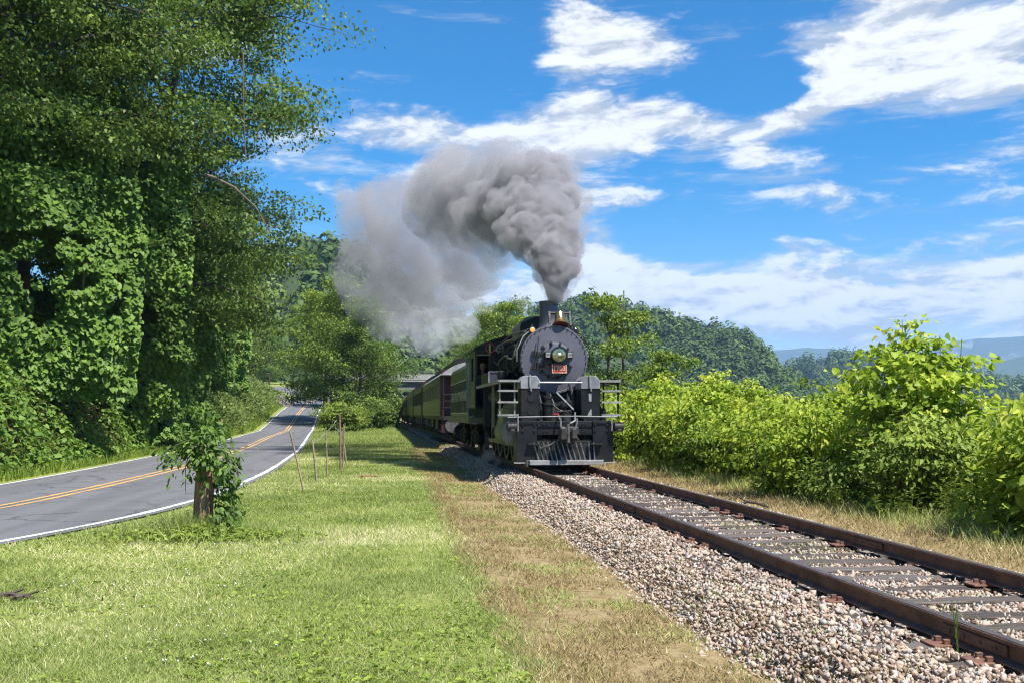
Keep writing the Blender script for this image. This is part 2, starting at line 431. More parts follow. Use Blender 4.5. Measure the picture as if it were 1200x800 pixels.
c = t.mix(t.mapr(vor.outputs['Distance'], 0.004, 0.016, 0.75, 0.0), c, (0.045, 0.045, 0.047))
c = t.mix(t.mapr(n2, 0.55, 0.75, 0, 0.35), c, (0.19, 0.19, 0.2))
c = t.mix(t.mapr(n4, 0.70, 0.72, 0, 0.7), c, (0.09, 0.09, 0.095))
p = t.add('ShaderNodeBsdfPrincipled'); t.put(p.inputs['Base Color'], c); p.inputs['Roughness'].default_value = 0.82; p.inputs['Specular IOR Level'].default_value = 0.3
t.put(p.inputs['Normal'], t.bump(n1, 0.5, 0.01)); t.l.new(p.outputs[0], out.inputs[0])
road = link('road', ribbon(Lp, Rp, LIFT, 6, 'road'), m)
tag(road, 'two lane grey asphalt road curving away round the wooded bank', 'road', kind='structure')
def paint(name, col_, wear):
    m, t, out = newmat(name)
    P = t.pos(); n = t.noise(P, 22, 6, 0.7); n2 = t.noise(P, 1.7, 4, 0.6)
    c = t.mix(t.mapr(t.math('ADD', n, t.math('MULTIPLY', n2, 0.5)), 0.80 - wear, 0.98 - wear), col_, (0.19, 0.19, 0.2))
    p = t.add('ShaderNodeBsdfPrincipled'); t.put(p.inputs['Base Color'], c); p.inputs['Roughness'].default_value = 0.7
    t.l.new(p.outputs[0], out.inputs[0]); return m
WHITE_P = paint('white_line_paint', (0.62, 0.62, 0.60), 0.04); YEL_P = paint('yellow_line_paint', (0.66, 0.35, 0.085), 0.08)
def offs(A, d):
    tg = np.gradient(A, axis=0); nrm = np.stack([tg[:, 1], -tg[:, 0], 0 * tg[:, 0]], -1); nrm /= np.linalg.norm(nrm, axis=1)[:, None]
    return A + nrm * np.asarray(d).reshape(-1, 1)
jit = 0.035 * (vnoise(np.arange(len(Rp)), np.arange(len(Rp)) * 0, 0.7, 4) - 0.5)
for A, d0, d1, mt, nm_ in ((Rp, -0.27, -0.13, WHITE_P, 'edge_line'), (Lp, 0.07, 0.17, WHITE_P, 'edge_line'), (Cp, -0.19, -0.08, YEL_P, 'centre_line'), (Cp, 0.08, 0.19, YEL_P, 'centre_line')):
    link(nm_, ribbon(offs(A, d0 + jit), offs(A, d1 - jit), LIFT + 0.006, 1, nm_), mt, road)

# ---- railway: ballast bed, ties, rails, plates, joint bars
TX = 4.297; RAILZ = 0.40; GA = 0.753
yb = np.concatenate([np.arange(-6, 60, 0.5), np.arange(60, 176, 4.0)])
prof = []
for y in yb:
    l = float(BALL_L(y)) - 0.12
    prof.append([(l, y, -0.03), (l + 0.25, y, 0.03), (2.75, y, 0.17), (3.05, y, 0.205), (3.5, y, 0.205), (4.3, y, 0.20), (5.1, y, 0.205), (5.6, y, 0.195), (6.0, y, 0.13), (6.45, y, 0.0), (6.75, y, -0.04)])
V = np.array(prof); id_ = np.arange(V.shape[0] * V.shape[1]).reshape(V.shape[:2])
lp = np.stack([id_[:-1, :-1], id_[:-1, 1:], id_[1:, 1:], id_[1:, :-1]], -1).reshape(-1)
m, t, out = newmat('ballast_fines')
P = t.pos(); vo = t.add('ShaderNodeTexVoronoi'); t.put(vo.inputs['Vector'], P); vo.inputs['Scale'].default_value = 24
rnd = t.sep(vo.outputs['Color'])[0]
c = t.ramp(rnd, [(0.1, (0.09, 0.07, 0.055)), (0.5, (0.22, 0.18, 0.15)), (0.9, (0.38, 0.33, 0.29))])
c = t.mix(t.mapr(t.noise(P, 1.1, 4, 0.6), 0.5, 0.7, 0, 0.5), c, (0.10, 0.085, 0.06))
p = t.add('ShaderNodeBsdfPrincipled'); t.put(p.inputs['Base Color'], c); p.inputs['Roughness'].default_value = 0.95
t.put(p.inputs['Normal'], t.bump(vo.outputs['Distance'], 0.9, 0.03)); t.l.new(p.outputs[0], out.inputs[0])
tag(link('ballast_bed', npmesh('ballast_bed', V.reshape(-1, 3), lp, 4, smooth=True), m), 'raised bed of pale crushed stone carrying the railway track', 'ballast', kind='structure')

track = empty('railway_track', (TX, 0, 0))
tag(track, 'straight single railway track with rusty rails on weathered wooden ties', 'railway track', kind='structure')
RUST = pbr('rusty_rail', (0.185, 0.092, 0.062), 0.75, 0.0, color2=(0.095, 0.052, 0.04), scale=5, bump=0.35, bscale=60)
RUST2 = pbr('rusty_plate', (0.19, 0.085, 0.055), 0.8, 0.0, color2=(0.10, 0.055, 0.042), scale=9, bump=0.4, bscale=70)
RHEAD = pbr('worn_rail_head', (0.20, 0.16, 0.14), 0.42, 0.75, color2=(0.13, 0.09, 0.075), scale=7)
railprof = [(-0.066, 0), (0.066, 0), (0.066, 0.010), (0.010, 0.024), (0.010, 0.098), (0.033, 0.106), (0.033, 0.126), (0.026, 0.134), (-0.026, 0.134), (-0.033, 0.126), (-0.033, 0.106), (-0.010, 0.098), (-0.010, 0.024), (-0.066, 0.010)]
joints = {-1: [float(onz(1150, 734, RAILZ)[1]), float(onz(741, 589, RAILZ)[1])], 1: [float(onz(1022, 627.6, RAILZ)[1]), float(onz(765, 563.5, RAILZ)[1])]}
jmesh = MB()
jmesh.box(-0.33, 0.33, -0.012, 0.012, 0.028, 0.098)
jmesh.box(-0.33, 0.33, -0.028, 0.0, 0.014, 0.034)
jm = None
bolt = MB(); bolt.cyl((0, 0, 0), (0, -0.035, 0), 0.022, n=6); bolt.cyl((0, -0.03, 0), (0, -0.05, 0), 0.014, n=8)
boltm = bolt.mesh('bolt')
boltm.materials.append(RUST2)
jbm = jmesh.mesh('joint_bar', 0.6, 0.006); jbm.materials.append(RUST2)
for s in (-1, 1):
    cuts = [-6.0] + joints[s] + [joints[s][1] + 8.6, joints[s][1] + 17.2, 170.0]
    for i in range(len(cuts) - 1):
        mb = MB(); mb.prism(railprof, 'y', cuts[i] + 0.004, cuts[i + 1] - 0.004)
        o = mb.build('rail', RUST, track, smooth=0.4, loc=(s * GA, 0, RAILZ - 0.134))
        hb = MB(); hb.box(-0.027, 0.027, cuts[i] + 0.006, cuts[i + 1] - 0.006, 0.1335, 0.1355)
        hb.build('rail_head', RHEAD, o)
    for k, jy in enumerate(joints[s] + [joints[s][1] + 8.6]):
        for side in (-1, 1):
            b = link('joint_bar', jbm, RUST2, track, (s * GA + side * 0.022, jy, RAILZ - 0.134), (0, 0, math.pi / 2 * -side))
            if k < 2:
                for q in (-0.24, -0.085, 0.085, 0.24):
                    link('bolt', boltm, RUST2, b, (q, -0.012, 0.064))
m, t, out = newmat('weathered_tie')
P = t.obj(); inf = t.add('ShaderNodeObjectInfo').outputs['Random']
gr = t.noise(t.vmath('ADD', t.vmath('MULTIPLY', P, (1.4, 26, 26)), t.comb(t.math('MULTIPLY', inf, 40), 0, 0)), 1.6, 6, 0.65)
c = t.ramp(gr, [(0.28, (0.020, 0.015, 0.012)), (0.52, (0.060, 0.044, 0.036)), (0.78, (0.20, 0.165, 0.14))])
c = t.mix(t.math('MULTIPLY', t.math('POWER', inf, 2.0), 0.5), c, (0.20, 0.175, 0.155))
p = t.add('ShaderNodeBsdfPrincipled'); t.put(p.inputs['Base Color'], c); p.inputs['Roughness'].default_value = 0.85
t.put(p.inputs['Normal'], t.bump(gr, 0.9, 0.03)); t.l.new(p.outputs[0], out.inputs[0]); TIE = m
ties = []
for k in range(5):
    random.seed(40 + k); mb = MB()
    hw = 0.105 + random.uniform(-0.012, 0.012); n = 14; V = []
    for i in range(n + 1):
        x = -1.27 + 2.54 * i / n
        a = random.uniform(-0.009, 0.009); b = random.uniform(-0.009, 0.009); zt = 0.0 + random.uniform(-0.010, 0.006)
        V += [(x, -hw + a, -0.16), (x, -hw + a + 0.006, zt - 0.012), (x, -hw * 0.8 + a, zt), (x, 0.0, zt - random.uniform(0, 0.014)), (x, hw * 0.8 + b, zt), (x, hw + b, zt - 0.012), (x, hw + b, -0.16)]
    F_ = [(i * 7 + j, i * 7 + j + 1, (i + 1) * 7 + j + 1, (i + 1) * 7 + j) for i in range(n) for j in range(6)]
    F_ += [tuple(range(7)), tuple(range(n * 7 + 6, n * 7 - 1, -1))]
    mb._q(V, F_); me = mb.mesh('tie', 0.5); me.materials.append(TIE); ties.append(me)
pl = MB(); pl.box(-0.19, 0.19, -0.09, 0.09, 0, 0.016)
for sx in (-1, 1):
    for sy2 in (-1, 1):
        pl.box(sx * 0.085 - 0.012 * sx, sx * 0.085 + 0.028 * sx, sy2 * 0.05 - 0.014, sy2 * 0.05 + 0.014, 0.012, 0.045)
plm = pl.mesh('tie_plate', 0.5, 0.003); plm.materials.append(RUST2)
y = 3.6; k = 0; random.seed(5)
TIEY = []
while y < 62:
    o = link('tie', ties[k % 5], TIE, track, (random.uniform(-0.06, 0.06), y, 0.248 + random.uniform(-0.014, 0.002)), (random.uniform(-0.05, 0.05), random.uniform(-0.008, 0.008), random.uniform(-0.05, 0.05) + (math.pi if random.random() < 0.5 else 0)))
    TIEY.append(y)
    if y < 27:
        for s in (-1, 1):
            if random.random() < 0.45: link('tie_plate', plm, RUST2, track, (s * GA, y, 0.2475))
    y += 0.50 + random.uniform(-0.08, 0.09); k += 1
TIEY = np.array(TIEY)

# ---- ballast stones (loose crushed rock, uncountable)
def stones_mesh(name, P, size, seed, attr_lo=0.0, attr_hi=1.0):
    r = np.random.default_rng(seed); n = len(P)
    octa = np.array([(1, 0.1, 0.2), (-0.9, 0.3, -0.2), (0.2, 1, 0.3), (-0.3, -1, 0.1), (0.1, -0.2, 1), (0, 0.2, -1)], float) * 0.74
    V = (octa[None] * (1 + r.uniform(-0.45, 0.25, (n, 6, 3))) + r.uniform(-.30, .30, (n, 6, 3))) * (size[:, None, None] * r.uniform(0.55, 1.2, (n, 1, 3)))
    q = r.normal(size=(n, 4)); q /= np.linalg.norm(q, axis=1)[:, None]
    w, x, y, z = q.T
    M = np.stack([np.stack([1 - 2 * (y * y + z * z), 2 * (x * y - z * w), 2 * (x * z + y * w)], -1), np.stack([2 * (x * y + z * w), 1 - 2 * (x * x + z * z), 2 * (y * z - x * w)], -1), np.stack([2 * (x * z - y * w), 2 * (y * z + x * w), 1 - 2 * (x * x + y * y)], -1)], 1)
    V = np.einsum('nij,nkj->nki', M, V) + P[:, None, :]
    tri = np.array([(0, 2, 4), (2, 1, 4), (1, 3, 4), (3, 0, 4), (2, 0, 5), (1, 2, 5), (3, 1, 5), (0, 3, 5)])
    L = (np.arange(n)[:, None, None] * 6 + tri[None]).reshape(-1)
    return npmesh(name, V.reshape(-1, 3), L, 3, attr=np.repeat(r.uniform(attr_lo, attr_hi, n), 6))
def bedz(x, y):
    l = BALL_L(y)
    xp = [np.full_like(x, a) for a in (0,)]
    z = np.where(x < 2.75, np.interp((x - l) / np.maximum(2.75 - l, 0.1), [-0.4, 0.0, 0.2, 1], [-0.03, 0.0, 0.04, 0.18]), np.interp(x, [2.75, 3.05, 3.4, 3.5, 5.1, 5.6, 6.0, 6.45, 6.75], [0.18, 0.228, 0.238, 0.232, 0.232, 0.215, 0.14, 0.0, -0.04]))
    return z
r = np.random.default_rng(3)
n = 160000
y = 4.2 + 40 * r.random(n) ** 1.75; x = r.uniform(1.9, 6.8, n)
l = BALL_L(y)
dens_ = np.where(x < l, np.exp(-(l - x) * 7), 1.0) * np.where((x > 3.62) & (x < 4.98), 0.75, 1) * np.where(x > 6.2, np.exp(-(x - 6.2) * 5), 1)
dens_ *= np.where(fbm2(x, y, 1.3, 31, 3) < 0.36, np.where(x < 3.0, 1.0, 0.45), 1)
keep = (r.random(n) < dens_) & ~((y > 26) & (x > 3.1))
x, y = x[keep], y[keep]
# keep the stones off tie tops inside and just outside the gauge
dt = np.min(np.abs(y[:, None] - TIEY[None]), axis=1)
keep = ~((dt < 0.088) & (x > 3.2) & (x < 5.45) & (r.random(len(x)) < np.where(fbm2(x, y, 1.1, 33, 3) > .52, .72, .95)))
keep &= ~((np.abs(np.abs(x - TX) - GA) < 0.072))
x, y = x[keep], y[keep]
size = (0.015 + 0.026 * r.random(len(x)) ** 1.5) * (1 + 0.012 * (y - 6))
z = bedz(x, y) + size * r.uniform(-0.1, 0.45, len(x)) + np.where((x < 3.3), r.random(len(x)) * 0.02, 0)
z = np.where((x > 3.45) & (x < 5.15), z - 0.022, z)
m, t, out = newmat('crushed_stone')
a = t.add('ShaderNodeAttribute', attribute_name='tint').outputs['Fac']
c = t.ramp(a, [(0.0, (0.13, 0.09, 0.065)), (0.18, (0.30, 0.20, 0.135)), (0.38, (0.45, 0.355, 0.275)), (0.60, (0.53, 0.42, 0.325)), (0.80, (0.34, 0.315, 0.30)), (1.0, (0.55, 0.50, 0.44))])
c = t.mix(t.mapr(t.noise(t.pos(), 45, 4, 0.6), 0.4, 0.7, 0, 0.35), c, (0.25, 0.18, 0.13))
c = t.mix(t.mapr(t.noise(t.pos(), 1.2, 4, 0.6), 0.5, 0.72, 0, 0.35), c, (0.20, 0.15, 0.11))
p = t.add('ShaderNodeBsdfPrincipled'); t.put(p.inputs['Base Color'], c); p.inputs['Roughness'].default_value = 0.9; p.inputs['Specular IOR Level'].default_value = 0.25
t.put(p.inputs['Normal'], t.bump(t.noise(t.pos(), 90, 3, 0.6), 0.4, 0.01)); t.l.new(p.outputs[0], out.inputs[0]); STONE = m
tag(link('ballast_stones', stones_mesh('ballast_stones', np.stack([x, y, z], -1), size, 4), STONE), 'loose pinkish grey crushed stones heaped along and between the rails', 'gravel', kind='stuff')

# ------------------------------------------------------------------ train materials
BLACK = pbr('sooty_black_paint', (0.0085, 0.009, 0.0115), 0.40, 0.0, color2=(0.019, 0.017, 0.016), scale=2.5, spec=0.3)
BLACKM = pbr('oily_black_metal', (0.009, 0.009, 0.010), 0.62, 0.0, color2=(0.024, 0.022, 0.020), scale=4)
GRAPH = pbr('graphite_grey_paint', (0.108, 0.105, 0.13), 0.5, 0.15, color2=(0.085, 0.083, 0.104), scale=2.2)
LGREY = pbr('pale_grey_paint', (0.30, 0.305, 0.30), 0.5, 0.0, color2=(0.19, 0.185, 0.17), scale=4)
STEEL = pbr('bare_steel', (0.30, 0.29, 0.28), 0.4, 0.8, color2=(0.14, 0.12, 0.11), scale=6)
GREEN = pbr('pullman_green_paint', (0.078, 0.088, 0.036), 0.38, 0.0, color2=(0.056, 0.064, 0.028), scale=1.3, coat=0.15)
GREENL = pbr('olive_paint', (0.20, 0.21, 0.10), 0.45, 0.0, color2=(0.14, 0.145, 0.07), scale=2)
CREAM = pbr('cream_lettering', (0.55, 0.52, 0.32), 0.5, 0.0)
MAROON = pbr('maroon_paint', (0.042, 0.012, 0.015), 0.5, 0.0, color2=(0.028, 0.009, 0.011))
RED = pbr('red_plate', (0.50, 0.035, 0.03), 0.4, 0.0)
BRASS = pbr('polished_brass', (0.62, 0.42, 0.17), 0.25, 0.95, color2=(0.45, 0.29, 0.11), scale=3)
BELLIN = pbr('bell_inside', (0.20, 0.045, 0.025), 0.5, 0.2)
GLASSD = pbr('dark_window_glass', (0.02, 0.024, 0.026), 0.08, 0.0, spec=0.8)
LENS = pbr('lamp_lens', (0.40, 0.38, 0.20), 0.08, 0.7, color2=(0.12, 0.14, 0.05), scale=9, coat=1.0)
AMBER = pbr('amber_lens', (0.80, 0.25, 0.04), 0.2, 0.0, coat=0.8, emit=((1.0, 0.35, 0.08), 0.5))
ROOFG = pbr('grey_roof_paint', (0.30, 0.31, 0.32), 0.6, 0.0, color2=(0.2, 0.2, 0.2))
DARKIN = pbr('dark_interior', (0.012, 0.012, 0.012), 0.9)
WHITEP = pbr('white_paint', (0.72, 0.72, 0.70), 0.45)
RUBBER = pbr('grey_rubber_hose', (0.09, 0.09, 0.09), 0.7)

def arc(cx, cz, r, a0, a1, n): return [(cx + r * math.cos(a0 + (a1 - a0) * i / n), cz + r * math.sin(a0 + (a1 - a0) * i / n)) for i in range(n + 1)]
def spoked_wheel(parent, x, y, rad, spokes=12, w=0.13, side=-1, mat=None):
    wh = empty('wheel', (x, y, rad)); wh.parent = parent
    mb = MB(); mb.lathe([(rad * 0.86, -w / 2), (rad, -w / 2), (rad, w / 2), (rad * 0.86, w / 2), (rad * 0.86, -w / 2)], axis='x', n=32)
    mb.lathe([(rad + 0.03, -side * w / 2), (rad + 0.03, -side * (w / 2 + 0.025)), (rad * 0.9, -side * (w / 2 + 0.025)), (rad * 0.9, -side * w / 2), (rad + 0.03, -side * w / 2)], axis='x', n=32)
    mb.build('tyre', STEEL if mat is None else mat, wh)
    mb = MB(); mb.cyl((-w * 0.6, 0, 0), (w * 0.6, 0, 0), rad * 0.2, n=16)
    for k in range(spokes):
        a = 2 * math.pi * k / spokes; M = Matrix.Rotation(a, 4, 'X')
        mb.box(-w * 0.25, w * 0.25, -0.03, 0.03, rad * 0.17, rad * 0.88, M)
    mb.build('spokes', BLACKM, wh)
    return wh

# ------------------------------------------------------------------ steam locomotive (x across, y to the rear, z above rail top)
LY0 = 23.7
loco = empty('steam_locomotive', (TX, LY0, RAILZ))
tag(loco, 'black steam locomotive with grey smokebox front, brass bell and red number plate', 'locomotive')
B_ = lambda name, mb, mat, par=None, **k: mb.build(name, mat, par if par is not None else loco, **k)
# pilot
mb = MB(); mb.box(-0.655, 0.655, 0.0, 0.26, 0.77, 1.095)
for x in (-0.5, -0.42, 0.42, 0.5):
    for z in (0.84, 1.02): mb.cyl((x, 0.0, z), (x, -0.02, z), 0.022, n=8)
pbeam = B_('pilot_beam', mb, BLACK, bevel=0.008)
for s in (-1, 1):
    mb = MB(); mb.box(min(s * .66, s * 1.145), max(s * .66, s * 1.145), -0.035, 0.03, 0.135, 1.10)
    for x in (0.72, 1.0):
        for z in (0.86, 1.0): mb.cyl((s * x, -0.035, z), (s * x, -0.06, z), 0.026, n=8)
    mb.box(min(s * 1.115, s * 1.145), max(s * 1.115, s * 1.145), 0.03, 0.5, 0.135, 1.10)
    pp = B_('pilot_plate', mb, BLACK, bevel=0.006)
    mb = MB(); mb.box(min(s * .60, s * .88), max(s * .60, s * .88), -0.16, 0.0, 0.545, 0.575); B_('plate_ledge', mb, BLACKM, pp)
    mb = MB(); mb.box(min(s * .85, s * 1.2), max(s * .85, s * 1.2), -0.07, 0.06, 0.115, 0.14); B_('plate_edge', mb, LGREY, pp)
    mb = MB(); mb.cyl((s * 1.16, -0.12, 0.96), (s * 1.16 + s * 0.2, -0.12, 0.96), 0.11, n=16); mb.cyl((s * 1.26, 0.02, 0.96), (s * 1.26, -0.2, 0.96), 0.12, n=20); pk = B_('marker_pocket', mb, BLACKM)
    mb = MB(); mb.lathe([(0.0, -0.02), (0.05, -0.012), (0.075, 0.0)], (s * 1.26 + 0.01, -0.205, 0.945), 'y', 16); B_('pocket_highlight', mb, LGREY, pk)  # pale grey disc painted in as the highlight on the black pocket
for i in range(13):
    x = -0.66 + 1.32 * i / 12
    mb = MB(); xt = x * 1.0 - 0.075
    M = None
    a = Vector((x + 0.03, -0.10, 0.18)); b = Vector((xt, -0.02, 0.60))
    if i > 10: b.x = x + 0.02
    mb.tube([a, (a + b) / 2, b], 0.019, 6)
    B_('pilot_bar', mb, STEEL)
mb = MB(); mb.box(-0.72, 0.72, 0.03, 0.06, 0.19, 0.62); mb.box(-0.68, 0.68, 0.02, 0.22, 0.60, 0.64); B_('pilot_back_plate', mb, BLACKM)
mb = MB(); mb.box(-0.86, 0.86, -0.26, 0.0, 0.085, 0.19); fb = B_('footboard', mb, LGREY, bevel=0.006)
for x in (-.9, .88):
    mb = MB(); mb.box(x - 0.02, x + 0.02, -0.14, -0.08, 0.04, 0.2); B_('guard_iron', mb, STEEL)
# coupler
cp = MB(); cp.box(-0.11, 0.11, -0.36, 0.0, 0.70, 0.92); cp.box(-0.17, 0.17, -0.44, -0.28, 0.63, 0.97); cp.box(-0.19, -0.04, -0.56, -0.40, 0.67, 0.95); cp.box(0.07, 0.19, -0.54, -0.4, 0.69, 0.93); cp.box(0.16, 0.3, -0.2, 0.0, 0.78, 0.96)
cpo = B_('coupler', cp, pbr('worn_coupler_iron', (0.075, 0.068, 0.062), 0.6, 0.4, color2=(0.03, 0.028, 0.026), scale=6), bevel=0.02)
mb = MB(); mb.cyl((0.0, -0.47, 0.6), (0.0, -0.47, 1.04), 0.04, n=10); B_('knuckle_pin', mb, STEEL, cpo)
for pts in ([(-0.16, -0.06, 1.22), (-0.13, -0.2, 1.1), (-0.14, -0.28, 0.85), (-0.2, -0.28, 0.66), (-0.38, -0.2, 0.54), (-0.58, -0.1, 0.47)], [(0.28, -0.05, 1.15), (0.26, -0.2, 1.05), (0.2, -0.24, 0.9), (0.24, -0.2, 0.72), (0.30, -0.12, 0.66)]):
    mb = MB(); mb.tube(pts, 0.024, 8); B_('air_hose', mb, RUBBER)
mb = MB(); mb.tube([(-1.36, -0.12, 1.18), (-0.3, -0.12, 1.20), (0.28, -0.12, 1.205), (1.24, -0.12, 1.19)], 0.013, 6)
for x in (-1.12, 1.1): mb.tube([(x, -0.12, 1.26), (x, -0.13, 0.86)], 0.016, 6)
mb.tube([(0.22, -0.12, 1.3), (0.22, -0.12, 1.1), (0.05, -0.4, 1.04)], 0.02, 6)
B_('uncoupling_lever', mb, LGREY)
mb = MB(); mb.box(-1.12, 1.12, 0.26, 1.5, 1.04, 1.085); B_('front_deck', mb, BLACK)
# shield boxes on the deck
def chamf(x0, x1, z0, z1, c): return [(x0, z0), (x1, z0), (x1, z1 - c), (x1 - c * 0.8, z1), (x0 + c * 0.8, z1), (x0, z1 - c)]
for s in (-1, 1):
    x0, x1 = (-0.955, -0.505) if s < 0 else (0.505, 0.955)
    mb = MB(); mb.box(x0, x1, 0.55, 1.25, 1.09, 1.855)
    for z in (1.2, 1.5, 1.75):
        for x in (x0 + .03, x1 - .03): mb.cyl((x, 0.55, z), (x, 0.535, z), 0.012, n=6)
    sb = B_('shield_box', mb, BLACK, bevel=0.01)
    mb = MB(); mb.prism(chamf(x0 - 0.01, x1 + 0.01, 1.858, 2.17, 0.11), 'y', 0.53, 1.27); B_('box_cover', mb, pbr('cover_grey_paint_%d' % s, (0.24, 0.245, 0.26), 0.5, 0.1), sb, bevel=0.012)
    mb = MB(); mb.tube([((x0 + x1) / 2 - 0.02, 0.5, 2.2), ((x0 + x1) / 2 - 0.02, 0.5, 1.92), ((x0 + x1) / 2 + 0.02, 0.52, 1.8)], 0.018, 6); B_('grab_handle', mb, LGREY, sb)
    if s < 0:
        for z in (1.63, 1.31):
            mb = MB(); mb.lathe([(0.085, -0.012), (0.085, 0.0), (0.065, 0.0), (0.065, 0.05), (0, 0.05)], (-0.71, 0.545, z), 'y', 20); B_('round_port', mb, DARKIN, sb)
    else:
        mb = MB(); mb.box(0.69, 0.755, 0.535, 0.548, 1.56, 1.75); B_('reflector', mb, LGREY, sb)
        mb = MB(); mb.prism([(0.65, 1.22), (0.76, 1.22), (0.755, 1.36), (0.74, 1.38)], 'y', 0.535, 0.548); B_('reflector', mb, LGREY, sb)
mb = MB(); mb.tube([(-0.52, 0.5, 2.01), (0.52, 0.5, 2.01)], 0.016, 6); B_('front_handrail', mb, WHITEP)
# air pump, pipes and reservoir between the boxes
mb = MB(); mb.lathe([(0, 1.1), (0.1, 1.1), (0.12, 1.2), (0.12, 1.46), (0.15, 1.47), (0.15, 1.51), (0.11, 1.52), (0.11, 1.62), (0.13, 1.63), (0.13, 1.68), (0.05, 1.70), (0.05, 1.78), (0, 1.78)], (-0.30, 0.7, 0), 'z', 18); B_('air_pump', mb, BLACK)
mb = MB(); mb.tube([(-0.2, 0.62, 1.5), (-0.05, 0.55, 1.36), (0.1, 0.5, 1.3), (0.22, 0.6, 1.28)], 0.02, 6); mb.tube([(-0.1, 0.45, 1.31), (0.24, 0.45, 1.33)], 0.018, 6); B_('pump_pipe', mb, BLACKM)
mb = MB(); mb.cyl((-0.06, 0.4, 1.13), (-0.06, 0.4, 1.24), 0.09, n=16); mb.cyl((0.1, 0.4, 1.1), (0.1, 0.4, 1.27), 0.12, n=16); B_('lubricator', mb, BLACKM)
mb = MB(); mb.box(-0.2, -0.07, 0.35, 0.38, 1.235, 1.275); B_('red_valve', mb, RED)
mb = MB(); mb.tube([(0.02, 1.2, 1.78), (0.3, 0.45, 1.36)], 0.02, 6); B_('brace_rod', mb, LGREY)
mb = MB(); mb.box(-0.42, 0.42, 1.55, 2.4, 1.09, 1.9); B_('smokebox_saddle', mb, BLACKM)
for x0_, z0_, z1_, r_ in ((-.42, 1.1, 1.9, .03), (.40, 1.1, 2.0, .045), (.33, 1.1, 1.75, .02), (-.1, 1.25, 1.75, .018)):
    mb = MB(); mb.tube([(x0_, 1.0, z0_), (x0_ + .02, 1.0, (z0_ + z1_) / 2), (x0_ - .03, 1.3, z1_)], r_, 8); B_('deck_pipe', mb, BLACKM if r_ > .025 else STEEL)
mb = MB(); mb.cyl((.12, .95, 1.1), (.12, .95, 1.42), .1, n=14); mb.cyl((.12, .95, 1.42), (.12, .95, 1.46), .13, n=14); B_('oil_can', mb, BLACK)
# steps at the sides of the deck
for s in (-1, 1):
    mb = MB()
    for x in (1.09, 1.45): mb.box(min(s * (x - .016), s * (x + .016)), max(s * (x - .016), s * (x + .016)), 0.68, 0.75, 1.15, 2.06)
    ld = B_('step_ladder', mb, LGREY if s < 0 else BLACK)
    for z in (1.24, 1.55, 1.82, 2.06):
        mb = MB(); mb.box(min(s * 1.02, s * 1.5), max(s * 1.02, s * 1.5), 0.60, 0.84, z - 0.032, z + 0.014); B_('rung', mb, LGREY, ld)
    mb = MB(); mb.box(min(s * .93, s * 1.47), max(s * .93, s * 1.47), 0.84, 6.3, 2.0, 2.035); rb = B_('running_board', mb, BLACK)
    mb = MB(); mb.box(min(s * 1.47, s * 1.495), max(s * 1.47, s * 1.495), 0.62, 6.3, 1.985, 2.065); mb.box(min(s * .955, s * 1.47), max(s * .955, s * 1.47), 0.585, 0.6, 2.02, 2.075); B_('board_edge', mb, LGREY, rb)
mb = MB(); mb.box(-1.44, -1.0, 3.1, 5.4, 2.04, 2.36); bx = B_('tool_box', mb, BLACK, bevel=0.015)
mb = MB(); mb.box(-1.445, -0.995, 3.085, 3.1, 2.05, 2.35); B_('box_front', mb, GRAPH, bx)
mb = MB(); mb.box(-1.475, -1.445, 3.06, 3.1, 2.05, 2.37); mb.box(-1.445, -1.0, 3.06, 3.1, 2.352, 2.375); B_('box_edge', mb, LGREY, bx)
# smokebox and boiler
SZ = 2.61; SR = 0.855
mb = MB(); mb.lathe([(SR - 0.02, 1.47), (SR, 1.5), (SR, 3.2), (SR + 0.02, 3.2), (SR + 0.02, 3.35), (SR, 3.35)], (0, 0, SZ), 'y', 56); smk = B_('smokebox', mb, BLACK)
mb = MB(); mb.lathe([(0, 1.425), (0.45, 1.425), (0.5, 1.432), (SR - 0.06, 1.448), (SR - 0.05, 1.44), (SR - 0.012, 1.442), (SR, 1.46), (SR, 1.5)], (0, 0, SZ), 'y', 64)
for k in range(36):
    a = 2 * math.pi * (k + .5) / 36; x, z = math.cos(a) * (SR - 0.04), SZ + math.sin(a) * (SR - 0.04); mb.cyl((x, 1.445, z), (x, 1.422, z), 0.013, n=6)
sf = B_('smokebox_front', mb, GRAPH)
mb = MB()
for k in range(36):
    a = 2 * math.pi * (k + .5) / 36; x, z = math.cos(a) * (SR - 0.04), SZ + math.sin(a) * (SR - 0.04); mb.cyl((x, 1.424, z), (x, 1.412, z), 0.015, n=6)
tag(B_('rim_bolts', mb, BLACKM, sf), kind='stuff')
mb = MB(); mb.lathe([(0, 1.385), (0.25, 1.39), (0.42, 1.405), (0.455, 1.418), (0.455, 1.43)], (0, 0, SZ - 0.03), 'y', 48); dr = B_('smokebox_door', mb, GRAPH)
for k in range(12):
    a = 2 * math.pi * (k + .35) / 12; M = Matrix.Translation((0, 0, SZ - 0.03)) @ Matrix.Rotation(-a, 4, 'Y')
    mb = MB(); mb.box(0.38, 0.475, 1.372, 1.415, -0.028, 0.028, M)
    q = M @ Vector((0.43, 1.375, 0)); mb.cyl(q, q + Vector((0, -0.035, 0)), 0.022, n=8); B_('door_dog', mb, BLACKM, dr)
for z in (2.76, 2.43):
    mb = MB(); mb.cyl((-0.49, 1.37, z - 0.06), (-0.49, 1.37, z + 0.06), 0.035, n=10); mb.box(-0.49, -0.25, 1.36, 1.40, z - 0.03, z + 0.03); mb.box(-0.56, -0.47, 1.36, 1.43, z - 0.05, z + 0.05); B_('door_hinge', mb, BLACKM, dr)
